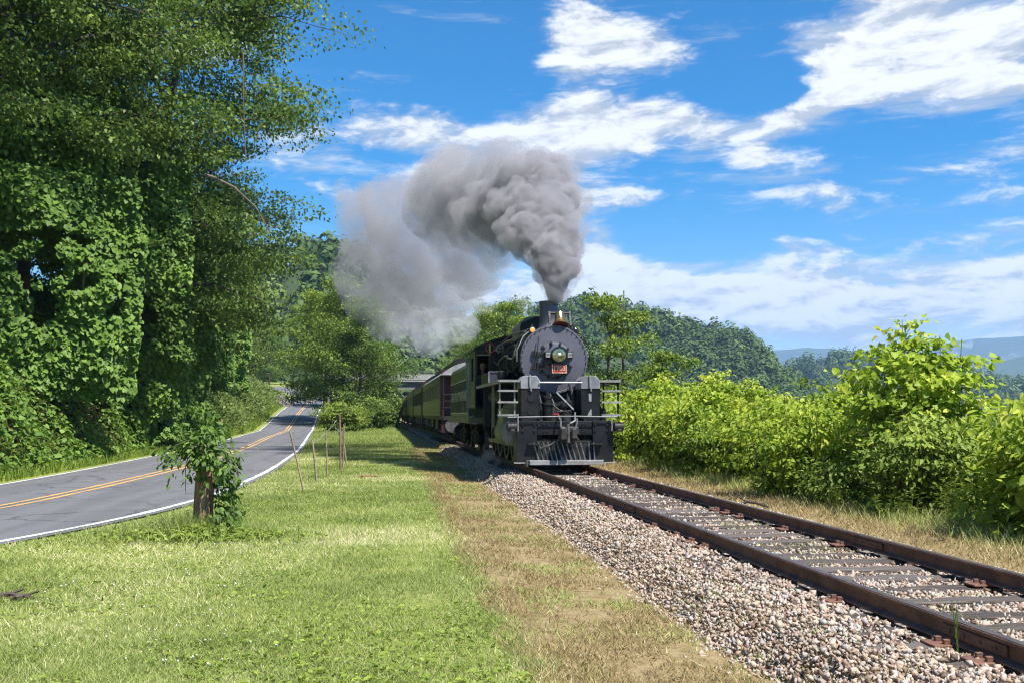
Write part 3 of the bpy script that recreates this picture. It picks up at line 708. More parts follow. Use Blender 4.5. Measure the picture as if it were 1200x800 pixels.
mb = MB(); mb.tube([(-0.40, 1.36, SZ + .55), (-0.43, 1.33, SZ + .3), (-0.43, 1.33, SZ - .25)], 0.012, 6); B_('conduit_pipe', mb, BLACKM)
mb = MB()
mb.tube([(-0.36 + .06 * i, 1.34, SZ - 0.26 - 0.20 * math.sin(math.pi * i / 12)) for i in range(13)], 0.012, 6); B_('door_handrail', mb, BLACKM)
# headlight
HZ = SZ + 0.10
mb = MB(); mb.lathe([(0.10, 1.40), (0.185, 1.37), (0.195, 1.12), (0.205, 1.10), (0.205, 1.075), (0.175, 1.07), (0.17, 1.1), (0.0, 1.2)], (0.075, 0, HZ), 'y', 36); hl = B_('headlight', mb, BLACK)
mb = MB(); mb.lathe([(0, 1.092), (0.04, 1.083), (0.042, 1.078), (0.09, 1.088), (0.092, 1.08), (0.135, 1.088), (0.17, 1.094)], (0.075, 0, HZ), 'y', 36); B_('lens', mb, LENS, hl)
mb = MB(); mb.lathe([(0, 1.055), (0.03, 1.062), (0.045, 1.08)], (0.075, 0, HZ), 'y', 16); B_('bulb_cap', mb, WHITEP, hl)
mb = MB(); mb.box(-0.16, 0.28, 1.15, 1.4, HZ - 0.24, HZ - 0.205); mb.box(-0.3, -0.12, 1.2, 1.4, HZ - 0.22, HZ - 0.12); B_('headlight_bracket', mb, BLACK, hl)
for s in (-1, 1):
    cx = 0.075 + s * 0.275
    mb = MB(); mb.box(cx - 0.075, cx + 0.075, 1.14, 1.36, HZ - 0.085, HZ + 0.075); nb = B_('number_box', mb, BLACK, bevel=0.01)
    mb = MB(); mb.box(cx - 0.058, cx + 0.058, 1.132, 1.14, HZ - 0.066, HZ + 0.056); B_('number_glass', mb, LGREY, nb)
    text_obj('number', '1702', 0.062, BLACKM, nb, (cx, 1.129, HZ - 0.005), (math.pi / 2, 0, 0), 0.002)
mb = MB(); mb.box(-0.105, 0.265, 1.16, 1.185, HZ - 0.455, HZ - 0.222); npz = B_('number_plate', mb, RED)
mb = MB(); z0, z1 = HZ - 0.45, HZ - 0.227
for bxx in ((-0.10, 0.26, z0, z0 + 0.016), (-0.10, 0.26, z1 - 0.016, z1), (-0.10, -0.084, z0 + 0.016, z1 - 0.016), (0.244, 0.26, z0 + 0.016, z1 - 0.016)): mb.box(bxx[0], bxx[1], 1.152, 1.162, bxx[2], bxx[3])
B_('plate_border', mb, CREAM, npz)
text_obj('plate_number', '1702', 0.155, CREAM, npz, (0.08, 1.157, (z0 + z1) / 2), (math.pi / 2, 0, 0), 0.005)
mb = MB(); mb.box(-0.07, -0.03, 1.18, 1.41, HZ - .36, HZ - .3); B_('plate_bracket', mb, BLACKM, npz); mb = MB(); mb.box(0.19, 0.23, 1.18, 1.41, HZ - .36, HZ - .3); B_('plate_bracket', mb, BLACKM, npz)
# stack, bell, marker lamps
mb = MB(); mb.lathe([(0.36, 3.36), (0.27, 3.46), (0.245, 3.56), (0.235, 4.02), (0.25, 4.03), (0.25, 4.12), (0.20, 4.12), (0.19, 3.6), (0.0, 3.5)], (-0.02, 2.1, 0), 'z', 32); st = B_('smokestack', mb, GRAPH)
bell = empty('bell', (0.17, 1.5, 3.46)); bell.parent = loco; bell.rotation_euler = (R_(-24), 0, 0)
mb = MB(); mb.lathe([(0.0, 0.36), (0.09, 0.36), (0.118, 0.34), (0.124, 0.2), (0.14, 0.12), (0.18, 0.05), (0.215, 0.0), (0.205, -0.005), (0.16, 0.05), (0.11, 0.2), (0, 0.3)], (0, 0, 0), 'z', 32); B_('bell_body', mb, BRASS, bell)
mb = MB(); mb.lathe([(0.198, 0.003), (0.155, 0.055), (0.10, 0.2), (0.0, 0.27)], (0, 0, 0), 'z', 32); mb.lathe([(0, -0.06), (0.04, -0.03), (0.02, 0.03), (0.012, 0.2)], (0, 0, 0), 'z', 10); B_('bell_inside', mb, BELLIN, bell)
mb = MB(); mb.box(-0.28, 0.28, -0.03, 0.03, 0.33, 0.37)
for s in (-1, 1): mb.box(s * 0.26 - .025, s * 0.26 + .025, -0.04, 0.04, -0.02, 0.38); mb.tube([(s * 0.26, 0, 0.0), (s * 0.29, 0.05, -0.1)], 0.03, 6)
mb.cyl((0, 0, 0.35), (0, 0, 0.43), 0.025, n=8); B_('bell_frame', mb, BLACKM, bell)
for s, mt, nm_ in ((-1, AMBER, 'amber_lens'), (1, GLASSD, 'dark_lens')):
    ml = empty('marker_lamp', (s * 0.545 + 0.01, 1.6, 3.27)); ml.parent = loco
    mb = MB(); mb.lathe([(0.03, 0.2), (0.085, 0.15), (0.09, -0.08), (0.075, -0.1)], (0, 0, 0.07), 'y', 20); mb.cyl((0, 0.02, 0.14), (0, 0.02, 0.22), 0.035, 0.02, n=10); mb.box(-0.06, 0.06, -0.02, 0.16, -0.15, -0.02); B_('lamp_body', mb, BLACKM, ml)
    mb = MB(); mb.lathe([(0, -0.125), (0.045, -0.115), (0.072, -0.09)], (0, 0, 0.07), 'y', 20); B_(nm_, mb, mt, ml)
    mb = MB(); mb.tube([(0, 0.05, -0.1), (-s * 0.02, 0.05, -0.22)], 0.03, 6); B_('lamp_stand', mb, BLACKM, ml)
mb = MB(); mb.lathe([(SR + 0.03, 3.35), (SR + 0.035, 6.0), (SR + 0.08, 8.0)], (0, 0, SZ), 'y', 48); bl = B_('boiler', mb, BLACK)
for y_ in (3.4, 4.4, 5.4, 6.3):
    mb = MB(); mb.lathe([(SR + 0.03, y_), (SR + 0.046, y_ + .005), (SR + 0.046, y_ + .07), (SR + 0.03, y_ + .075)], (0, 0, SZ), 'y', 48); B_('boiler_band', mb, BLACKM, bl)
dome = [(-0.54, 3.05), (-0.54, 3.62), (-0.50, 3.72), (-0.36, 3.83), (-0.15, 3.87), (0.15, 3.87), (0.36, 3.83), (0.50, 3.72), (0.54, 3.62), (0.54, 3.05)]
mb = MB(); mb.prism(dome, 'y', 3.7, 5.6); sd = B_('sand_dome', mb, BLACK, bevel=0.03)
mb = MB(); mb.prism([(-0.56, 3.70), (-0.38, 3.85), (-0.15, 3.895), (0.15, 3.895), (0.38, 3.85), (0.56, 3.70), (0.5, 3.70), (0.15, 3.86), (-0.15, 3.86), (-0.5, 3.70)], 'y', 3.66, 3.8); B_('dome_rim', mb, GRAPH, sd)
mb = MB(); mb.lathe([(0.35, 3.3), (0.3, 3.7), (0.26, 3.8), (0.0, 3.86)], (0.0, 6.2, 0), 'z', 24); B_('steam_dome', mb, BLACK)
# plumbing along the boiler
random.seed(12)
def boilerpt(a, y, off): return (math.cos(a) * (SR + off), y, SZ + math.sin(a) * (SR + off))
for s in (-1, 1):
    for j, (a_, r_) in enumerate(((0.15, .03), (0.42, .022), (0.72, .026), (-0.2, .035), (1.0, .018), (-0.45, .03))):
        a = a_ if s > 0 else math.pi - a_
        pts = [boilerpt(a + 0.10 * math.sin(i * 1.3 + j * 2), 1.7 + i * 0.62, 0.06 + 0.03 * ((i + j) % 3)) for i in range(9)]
        mb = MB(); mb.tube(pts, r_, 6); B_('boiler_pipe', mb, BLACKM if j % 2 else STEEL)
    for j, y_ in enumerate((2.4, 3.6, 4.9, 5.9)):
        a0 = 0.95 if s > 0 else math.pi - 0.95; a1 = -0.6 if s > 0 else math.pi + 0.6
        mb = MB(); mb.tube([boilerpt(a0 + (a1 - a0) * i / 7, y_ + 0.1 * math.sin(i), 0.05) for i in range(8)], 0.028, 6); B_('riser_pipe', mb, BLACKM)
    hp = [boilerpt((2.2 if s < 0 else math.pi - 2.2), 1.55, 0.07), boilerpt((2.5 if s < 0 else math.pi - 2.5), 1.5, 0.1), boilerpt((2.9 if s < 0 else math.pi - 2.9), 1.5, 0.1), boilerpt((3.2 if s < 0 else math.pi - 3.2), 1.55, 0.07)]
    mb = MB(); mb.tube(hp, 0.016, 6); B_('smokebox_handrail', mb, LGREY if s < 0 else BLACKM)
    mb = MB(); mb.cyl((s * 1.1, 2.4, 1.72), (s * 1.1, 5.6, 1.72), 0.2, n=20); B_('air_reservoir', mb, BLACKM)
    for y_, h in (((2.75, .30),) if s < 0 else ()):
        mb = MB(); mb.lathe([(0, 2.04), (.12, 2.04), (.13, 2.1), (.13, 2.04 + h * .5), (.15, 2.05 + h * .5), (.15, 2.04 + h), (0.05, 2.08 + h), (0, 2.08 + h)], (s * 1.13, y_, 0), 'z', 14); B_('feed_pump', mb, BLACKM)
mb = MB(); mb.tube([(-0.62, 2.2, 3.3), (-0.78, 3.2, 3.22), (-0.82, 4.4, 3.25), (-0.9, 6.2, 3.2)], 0.03, 6); mb.tube([(-0.45, 1.75, 3.4), (-0.62, 2.4, 3.38), (-0.72, 4, 3.42), (-0.8, 6.3, 3.3)], 0.022, 6); B_('handrail_pipe', mb, STEEL)
mb = MB(); mb.tube([(-0.88, 5.9, 3.02), (-0.98, 5.8, 3.1), (-0.78, 5.7, 3.24)], 0.02, 6); mb.lathe([(0.1, -0.01), (0.12, 0.0), (0.1, 0.01), (0.085, 0.0), (0.1, -0.01)], (-0.86, 5.7, 3.14), 'y', 14); mb.box(-.96, -.76, 5.69, 5.71, 3.13, 3.15); mb.box(-.87, -.85, 5.69, 5.71, 3.04, 3.24); B_('valve_wheel', mb, LGREY)
# cylinders, frame, wheels, rods
for s in (-1, 1):
    mb = MB(); mb.cyl((s * 1.02, 1.35, 0.80), (s * 1.02, 2.5, 0.80), 0.36, n=28); mb.cyl((s * 0.98, 1.3, 1.36), (s * 0.98, 2.55, 1.36), 0.2, n=20); mb.box(min(s * .6, s * 1.3), max(s * .6, s * 1.3), 1.42, 2.42, 0.75, 1.4)
    cy = B_('cylinder', mb, GREENL if s < 0 else BLACK, bevel=0.01)
    mb = MB(); mb.lathe([(0, 1.28), (0.15, 1.29), (0.28, 1.32), (0.33, 1.34), (0.33, 1.36)], (s * 1.02, 0, 0.80), 'y', 28); B_('cylinder_head', mb, LGREY if s < 0 else BLACK, cy)
    mb = MB(); mb.cyl((s * 1.02, 2.5, 0.8), (s * 1.02, 3.6, 0.8), 0.04, n=10); mb.box(s * 1.02 - .1, s * 1.02 + .1, 3.4, 3.75, 0.62, 0.98); B_('crosshead', mb, STEEL)
    mb = MB(); mb.box(s * 1.02 - .05, s * 1.02 + .05, 2.5, 4.6, 1.0, 1.06); B_('slide_bar', mb, STEEL)
    mb = MB(); mb.box(s * .955 - .03, s * .955 + .03, 3.55, 6.2, 0.50, 0.60, Matrix.Translation((0, 0, 0.2)) @ Matrix.Rotation(-0.04, 4, 'X')); B_('main_rod', mb, STEEL)
    mb = MB(); mb.box(s * .90 - .025, s * .90 + .025, 3.2, 8.2, 0.42, 0.52); B_('side_rod', mb, STEEL)
    mb = MB(); mb.tube([(s * 1.05, 2.7, 1.35), (s * 1.1, 3.4, 1.1), (s * 1.1, 3.5, 0.75), (s * 1.1, 4.4, 0.6)], 0.035, 6); mb.tube([(s * 1.1, 3.5, 1.55), (s * 1.1, 3.7, 0.95), (s * 1.05, 4.6, 0.8)], 0.03, 6); B_('valve_gear', mb, STEEL)
    spoked_wheel(loco, s * 0.74, 1.0, 0.40, 9, 0.12, s)
    for y_ in (3.1, 4.65, 6.2, 7.75): spoked_wheel(loco, s * 0.74, y_, 0.71, 14, 0.13, s)
    mb = MB(); mb.box(min(s * .5, s * .56), max(s * .5, s * .56), 0.2, 9.4, 0.55, 1.15); B_('frame', mb, BLACKM)
    mb = MB(); mb.box(min(s * 1.36, s * 1.42), max(s * 1.36, s * 1.42), 2.6, 2.72, 0.9, 2.0); B_('hanger_bracket', mb, GREENL if s < 0 else BLACK); mb = MB(); mb.box(min(s * 1.2, s * 1.4), max(s * 1.2, s * 1.4), 4.9, 5.05, 0.9, 2.0); B_('hanger_bracket', mb, BLACKM)
mb = MB(); mb.box(-0.5, 0.5, 1.6, 9.4, 0.9, 1.6); mb.box(-0.95, 0.95, 6.6, 8.8, 1.1, 2.2); B_('firebox', mb, BLACKM)
for y_ in (1.0, 3.1, 4.65, 6.2, 7.75):
    mb = MB(); mb.cyl((-.7, y_, 0.40 if y_ < 2 else 0.71), (.7, y_, 0.40 if y_ < 2 else 0.71), 0.08, n=10); B_('axle', mb, BLACKM)
# cab
cab = empty('cab', (0, 6.5, 0)); cab.parent = loco
roofz = lambda x: 3.60 - 0.42 * (abs(x) / 1.55) ** 2.3
rp = [(x, roofz(x)) for x in np.linspace(-1.56, 1.56, 21)]
mb = MB(); mb.prism(rp + [(x, z - 0.05) for x, z in rp[::-1]], 'y', -0.12, 2.75); B_('cab_roof', mb, BLACK, cab)
wins = {-1: (-1.43, -1.10), 1: (1.10, 1.43)}
wall_top = [(x, roofz(x) - 0.05) for x in np.linspace(-1.48, 1.48, 21)]
mb = MB()
mb.prism([(-1.095, 1.95), (1.095, 1.95)] + [p for p in wall_top[::-1] if abs(p[0]) < 1.09], 'y', 0.0, 0.05)
for s in (-1, 1):
    pts = [p for p in wall_top if (p[0] * s > 1.0)]
    xs_ = sorted([1.095, 1.50])
    top = [(s * x, roofz(x) - 0.05) for x in (1.095, 1.25, 1.4, 1.5)]
    mb.prism([(s * 1.095, 3.02), (s * 1.50, 3.02)] + top[::-1], 'y', 0.0, 0.05)
    mb.box(min(s * 1.095, s * 1.5), max(s * 1.095, s * 1.5), 0.0, 0.05, 1.95, 2.35)
    mb.box(min(s * 1.46, s * 1.5), max(s * 1.46, s * 1.5), 0.0, 0.05, 2.35, 3.02)
cf = B_('cab_front', mb, BLACK, cab)
for s in (-1, 1):
    mb = MB()
    for bb in ((1.095, 1.46, 2.33, 2.36), (1.095, 1.46, 3.0, 3.03), (1.085, 1.105, 2.35, 3.02), (1.45, 1.47, 2.35, 3.02)): mb.box(min(s * bb[0], s * bb[1]), max(s * bb[0], s * bb[1]), -0.015, 0.0, bb[2], bb[3])
    B_('window_frame', mb, pbr('window_wood_%d' % s, (0.12, 0.045, 0.03), 0.5), cf)
    mb = MB(); mb.box(s * 1.50 - .015, s * 1.50 + .015, 0.05, 0.5, 1.45, 3.18); mb.box(s * 1.50 - .015, s * 1.50 + .015, 1.35, 2.1, 1.45, 3.18); mb.box(s * 1.50 - .015, s * 1.50 + .015, 0.5, 1.35, 1.45, 2.25); mb.box(s * 1.50 - .015, s * 1.50 + .015, 0.5, 1.35, 2.95, 3.18)
    cs = B_('cab_side', mb, GREEN, cab)
    mb = MB(); mb.tube([(s * 1.56, 2.14, 3.0), (s * 1.56, 2.14, 1.5), (s * 1.54, 2.0, 1.22), (s * 1.5, 1.8, 1.15), (s * 1.4, 1.6, 1.2)], 0.02, 6); B_('cab_handrail', mb, LGREY, cab)
mb = MB(); mb.lathe([(0.135, -0.03), (0.145, -0.03), (0.145, -0.005), (0.115, -0.005), (0.115, -0.03), (0.135, -0.03)], (-1.06, 0.0, 3.20), 'y', 28); B_('red_ring', mb, RED, cf)
mb = MB(); mb.box(-1.49, 1.49, 0.05, 2.7, 1.4, 1.45); mb.box(-1.4, 1.4, 2.1, 2.14, 1.45, 2.4); B_('cab_floor', mb, BLACKM, cab)
mb = MB(); mb.box(-0.8, 0.8, 1.0, 1.05, 1.45, 3.3); B_('backhead', mb, BLACKM, cab)
mb = MB(); mb.box(-1.46, 1.46, 2.5, 2.54, 1.45, 3.12); B_('cab_dark_sheet', mb, DARKIN, cab)  # dark sheet added across the rear so the cab interior reads as shaded
mb = MB(); mb.box(-1.3, -0.95, 1.5, 1.85, 1.45, 1.95); B_('cab_seat', mb, BLACKM, cab)

# ------------------------------------------------------------------ engineer in the cab window
def skin_body(name, joints, edges, mat, parent, sub=2):
    me = bpy.data.meshes.new(name); me.from_pydata([j[0] for j in joints], edges, [])
    o = link(name, me, mat, parent)
    md = o.modifiers.new('skin', 'SKIN'); md.use_smooth_shade = True
    for i, j in enumerate(joints):
        r = j[1]; me.skin_vertices[0].data[i].radius = r if isinstance(r, tuple) else (r, r)
    me.skin_vertices[0].data[0].use_root = True
    s_ = o.modifiers.new('sub', 'SUBSURF'); s_.levels = sub; s_.render_levels = sub
    return o
eng = empty('person', (TX - 1.12, LY0 + 8.15, RAILZ + 1.95))
tag(eng, 'person in dark overalls leaning at the open cab window', 'person')
J = [((0, 0, 0.08), (.17, .12)), ((0, -.02, .28), (.16, .11)), ((0, -.05, .46), (.19, .12)), ((0, -.06, .56), (.07, .07)),
     ((-.18, -.05, .48), .07), ((-.27, -.18, .26), .052), ((-.2, -.42, .22), .042), ((.18, -.05, .48), .07), ((.24, -.15, .22), .052), ((.15, -.38, .2), .042),
     ((-.09, -.2, .06), .09), ((-.1, -.42, .02), .075), ((-.1, -.45, -.36), .05), ((.09, -.2, .06), .09), ((.1, -.42, .02), .075), ((.1, -.45, -.36), .05), ((-.1, -.55, -.44), .045), ((.1, -.55, -.44), .045)]
E_ = [(0, 1), (1, 2), (2, 3), (2, 4), (4, 5), (5, 6), (2, 7), (7, 8), (8, 9), (0, 10), (10, 11), (11, 12), (12, 16), (0, 13), (13, 14), (14, 15), (15, 17)]
skin_body('overalls', J, E_, pbr('dark_overalls', (0.03, 0.032, 0.045), 0.85), eng)
SKINM = pbr('skin', (0.42, 0.25, 0.18), 0.55)
mb = MB(); mb.lathe([(0.0, -0.12), (0.045, -0.11), (0.07, -0.06), (0.085, 0.01), (0.083, 0.06), (0.06, 0.11), (0, 0.125)], (0, 0, 0), 'z', 16); mb.lathe([(0.05, -0.2), (0.05, -0.06)], (0, 0.01, 0), 'z', 10); mb.box(-.014, .014, -0.105, -0.07, -0.03, 0.015)
for s in (-1, 1): mb.box(s * .083 - .01, s * .083 + .01, -0.01, 0.03, -0.03, 0.03)
mb.build('head', SKINM, eng, smooth=1.0, loc=(0, -.08, .74), rot=(0, 0, 0.2))
mb = MB(); mb.lathe([(0.092, 0.02), (0.095, 0.07), (0.075, 0.13), (0, 0.145)], (0, 0.008, 0), 'z', 16); mb.box(-.06, .06, -0.16, -0.06, 0.035, 0.05); mb.build('cap', pbr('pale_cap', (0.35, 0.34, 0.33), 0.8), eng, smooth=1.0, loc=(0, -.08, .74), rot=(0, 0, 0.2))
for s, q in ((-1, (-.2, -.45, .22)), (1, (.15, -.41, .2))):
    mb = MB(); mb.box(-.035, .035, -.07, .0, -.015, .015)
    for i in range(4): mb.tube([(-.027 + .018 * i, -.065, 0), (-.027 + .018 * i, -.11, -.008), (-.027 + .018 * i, -.13, -.03)], .0085, 6)
    mb.tube([(s * -.035, -.02, 0), (s * -.06, -.05, -.01), (s * -.06, -.08, -.02)], .0095, 6); mb.build('hand', SKINM, eng, loc=q)

# ------------------------------------------------------------------ tender
ten = empty('tender', (TX, LY0 + 9.6, RAILZ))
tag(ten, 'green tender with cream striping and lettering coupled behind the locomotive', 'tender')
TW = 1.40; TL = 9.0
def bogie(parent, y, w=0.72, rad=0.42):
    bg = empty('truck', (0, y, 0)); bg.parent = parent
    mb = MB()
    for s in (-1, 1):
        mb.prism([(-1.3, 0.55), (-1.0, 0.62), (-0.5, 0.72), (0.5, 0.72), (1.0, 0.62), (1.3, 0.55), (1.3, 0.35), (1.0, 0.33), (0.5, 0.22), (-0.5, 0.22), (-1.0, 0.33), (-1.3, 0.35)], 'x', s * 0.98 - 0.05, s * 0.98 + 0.05)
        for yy in (-0.85, 0.85): mb.box(s * 0.98 - 0.1, s * 0.98 + 0.1, yy - 0.15, yy + 0.15, 0.30, 0.56)
        for yy in (-0.2, 0, 0.2): mb.cyl((s * 1.02, yy, 0.26), (s * 1.02, yy, 0.66), 0.075, n=10)
    mb.box(-1, 1, -0.2, 0.2, 0.5, 0.85); mb.build('truck_frame', BLACKM, bg)
    for yy in (-0.85, 0.85):
        for s in (-1, 1):
            mb = MB(); mb.lathe([(0.0, s * 0.02), (0.12, s * 0.06), (rad * .8, s * 0.0), (rad * .86, s * 0.06), (rad, s * 0.06), (rad, -s * 0.06), (rad + .03, -s * 0.07), (rad + .03, -s * 0.09), (0.1, -s * .09), (0, -s * 0.05)], (s * 0.76, 0, 0), 'x', 24); mb.build('wheel', STEEL, bg, loc=(0, yy, rad))
        mb = MB(); mb.cyl((-.76, yy, rad), (.76, yy, rad), 0.07, n=8); mb.build('axle', BLACKM, bg)
    return bg
rp = [(-TW, 1.15), (TW, 1.15), (TW, 2.75), (TW - .05, 2.95), (TW - .2, 3.05), (-TW + .2, 3.05), (-TW + .05, 2.95), (-TW, 2.75)]
mb = MB(); mb.prism(rp, 'y', 0.35, TL); tb = mb.build('tender_body', GREEN, ten, bevel=0.015)
mb = MB(); mb.box(-TW - .03, TW + .03, 0.1, TL + .1, 0.95, 1.15); mb.build('tender_sill', GREENL, ten)
for s in (-1, 1):
    for z in (2.42, 1.28):
        mb = MB(); mb.box(min(s * TW, s * (TW + .008)), max(s * TW, s * (TW + .008)), 0.6, TL - .25, z - .022, z + .022); mb.build('stripe', CREAM, ten)
    for yy in (0.6, TL - .25):
        mb = MB(); mb.box(min(s * TW, s * (TW + .008)), max(s * TW, s * (TW + .008)), yy - .02, yy + .02, 1.302, 2.398); mb.build('stripe', CREAM, ten)
    for i in range(15):
        yy = 0.9 + i * (TL - 1.4) / 14
        mb = MB(); mb.box(min(s * TW, s * (TW + .022)), max(s * TW, s * (TW + .022)), yy - .03, yy + .03, 1.31, 2.39); mb.build('rib', GREEN, tb)
    text_obj('lettering', 'GREAT SMOKY MOUNTAINS', 0.50, CREAM, ten, (s * (TW + .026), TL / 2, 1.86), (math.pi / 2, 0, s * math.pi / 2), 0.004, sx=1.12)
mb = MB(); mb.box(-1.1, 1.1, 1.2, 5.2, 3.05, 3.22); mb.box(-1.0, 1.0, 5.6, 8.6, 3.05, 3.12); mb.build('coal_bunker', BLACKM, ten)
mb = MB(); mb.tube([(-1.42, .2, 1.1), (-1.42, .2, 2.9)], .02, 6); mb.tube([(1.42, .2, 1.1), (1.42, .2, 2.9)], .02, 6); mb.build('grab_rail', LGREY, ten)
bogie(ten, 2.0); bogie(ten, 7.0)
mb = MB(); mb.cyl((-0.95, 8.75, 0.55), (-0.95, 9.2, 0.55), 0.3, n=20); mb.build('air_tank', BLACKM, ten)
mb = MB(); mb.box(-.12, .12, TL, TL + .6, .72, .95); mb.box(-.12, .12, -.3, .2, .72, .95); mb.build('coupler', BLACKM, ten)

# ------------------------------------------------------------------ passenger coaches
def coach(y0, L, label, kind, body=GREEN, hood=False):
    c = empty('passenger_coach', (TX, y0, RAILZ)); tag(c, label, 'coach', 'coaches behind the tender')
    w = 1.5; p0, p1 = (1.25, L - 0.9); zf = 1.15; zs = 3.05
    roof = [(-w - .03, zs - .02)] + [(x, 3.02 + 0.62 * (1 - (abs(x) / (w + .03)) ** 2.4)) for x in np.linspace(-w - .03, w + .03, 15)] + [(w + .03, zs - .02)]
    mb = MB(); mb.prism(roof, 'y', 0.0, L - .1); rf = mb.build('roof', ROOFG if hood else BLACK, c)
    mb = MB(); mb.prism([(-.75, 3.5), (.75, 3.5), (.75, 3.82), (.55, 3.88), (-.55, 3.88), (-.75, 3.82)], 'y', 1.6, L - 1.6); mb.build('clerestory', BLACK, rf)
    nw = 10 if kind != 'open' else 6
    ys_ = np.linspace(p0 + 1.2, p1 - 1.2, nw); ww = 0.36 if kind != 'open' else 0.9; wz0, wz1 = (1.98, 2.72) if kind != 'open' else (1.85, 2.75)
    for s in (-1, 1):
        mb = MB(); X0, X1 = min(s * (w - .06), s * w), max(s * (w - .06), s * w)
        mb.box(X0, X1, p0, p1, zf, wz0); mb.box(X0, X1, p0, p1, wz1, zs)
        e = [p0] + [q for yy in ys_ for q in (yy - ww, yy + ww)] + [p1]
        for i in range(0, len(e), 2): mb.box(X0, X1, e[i], e[i + 1], wz0, wz1)
        sd_ = mb.build('side_wall', body, c)
        for yy in ys_:
            mb = MB(); x0, x1 = min(s * (w - .01), s * (w + .02)), max(s * (w - .01), s * (w + .02))
            mb.box(x0, x1, yy - ww - .04, yy - ww + .02, wz0 - .04, wz1 + .04); mb.box(x0, x1, yy + ww - .02, yy + ww + .04, wz0 - .04, wz1 + .04); mb.box(x0, x1, yy - ww + .02, yy + ww - .02, wz1 - .02, wz1 + .04); mb.box(x0, x1, yy - ww + .02, yy + ww - .02, wz0 - .05, wz0 + .02)
            if kind != 'open': mb.box(x0, x1, yy - .02, yy + .02, wz0 + .02, wz1 - .02)
            wn = mb.build('window', GREENL if kind == 'windowed' else body, sd_)
            if kind != 'open':
                mb = MB(); mb.box(min(s * (w - .05), s * (w - .03)), max(s * (w - .05), s * (w - .03)), yy - ww, yy + ww, wz0, wz1); mb.build('pane', GLASSD, wn)
        mb = MB(); mb.box(min(s * (w + .001), s * (w + .012)), max(s * (w + .001), s * (w + .012)), p0, p1, zf + .03, zf + .10); mb.build('sill_stripe', GREENL, c)
        mb = MB(); mb.box(min(s * (w + .001), s * (w + .012)), max(s * (w + .001), s * (w + .012)), p0 + 1, p1 - 1, 1.72, 1.76); mb.build('belt_rail', GREENL, c)
        # end steps and railings
        for yy in (0.1, 0.75):
            mb = MB(); mb.tube([(s * 1.4, yy, 1.15), (s * 1.4, yy, 3.05)], 0.03, 6); mb.build('end_post', MAROON, c)
        mb = MB()
        for z in (0.45, 0.75, 1.02): mb.box(min(s * 1.05, s * 1.48), max(s * 1.05, s * 1.48), 0.15, 0.75, z - .02, z + .02)
        for yy in (0.13, 0.77): mb.box(min(s * 1.05, s * 1.48), max(s * 1.05, s * 1.48), yy - .02, yy + .02, 0.4, 1.15)
        mb.build('step', MAROON, c)
    mb = MB()
    for yy in (p0, p1 - .06): mb.box(-w + .06, w - .06, yy, yy + .06, zf, 3.35)
    ew = mb.build('end_wall', MAROON, c)
    mb = MB(); mb.box(-.38, .38, p0 - .03, p0, zf, 3.1); mb.build('end_door', MAROON, ew)
    mb = MB()
    for z in (1.55, 1.85, 2.15): mb.box(-1.4, -.5, 0.06, 0.1, z - .02, z + .02); mb.box(.5, 1.4, .06, .1, z - .02, z + .02)
    mb.build('platform_railing', MAROON, c)
    mb = MB(); mb.box(-1.42, 1.42, 0.0, L - .1, 0.98, zf); mb.box(-.5, .5, 1, L - 1, .6, .98); mb.build('underframe', BLACKM, c)
    mb = MB(); mb.box(-1.2, 1.2, L * .36, L * .5, .45, .98); mb.box(-1.25, 1.25, L * .55, L * .64, .5, .98); mb.build('battery_box', BLACKM, c)
    mb = MB(); mb.box(-.12, .12, -.35, 0.0, .72, .95); mb.build('coupler', BLACKM, c)
    mb = MB(); mb.cyl((-1.0, .05, .72), (-1.0, .5, .72), 0.32, n=20); mb.build('round_tank', STEEL, c)
    mb = MB(); mb.box(-w + .08, w - .08, p0 + .1, p1 - .1, zf, zf + .05); mb.box(-.03, .03, p0 + .1, p1 - .1, zf + .05, 2.6); mb.build('interior', DARKIN, c)
    bogie(c, 3.0); bogie(c, L - 3.0)
    return c
coach(47.0, 21.6, 'green coach with maroon end platform and grey roof, next behind the tender', 'windowed', hood=True)
coach(68.8, 18.2, 'green coach with large open windows, second behind the tender', 'open')
coach(87.2, 21.6, 'green coach with narrow windows, third behind the tender', 'windowed')
coach(109.0, 21.6, 'green coach with pale roof, fourth behind the tender', 'windowed', hood=True)
coach(130.8, 21.6, 'last coach of the train near the overpass', 'windowed')

# ------------------------------------------------------------------ foliage builders
def orient(n_, dirs, nrm):
    """rotation matrices with local +Y along dirs and local +Z near nrm"""
    y = dirs / np.linalg.norm(dirs, axis=1)[:, None]
    x = np.cross(y, nrm); x /= np.maximum(np.linalg.norm(x, axis=1), 1e-6)[:, None]
    z = np.cross(x, y)
    return np.stack([x, y, z], -1)
LEAF_S = (np.array([(0, 0, 0), (0.30, 0.42, 0.07), (0, 1, -0.06), (-0.30, 0.42, 0.07)]), [(0, 1, 2, 3)])
LEAF_H = (np.array([(0, 0.06, -0.04), (0.44, 0.02, 0.06), (0.40, 0.52, 0.05), (0, 1.0, -0.10), (-0.40, 0.52, 0.05), (-0.44, 0.02, 0.06)]), [(0, 1, 2, 3), (0, 3, 4, 5)])
LEAF_O = (np.array([(0, 0, 0), (0.27, 0.22, 0.05), (0.25, 0.62, 0.04), (0, 1.0, -0.14), (-0.25, 0.62, 0.04), (-0.27, 0.22, 0.05)]), [(0, 1, 2, 3), (0, 3, 4, 5)])
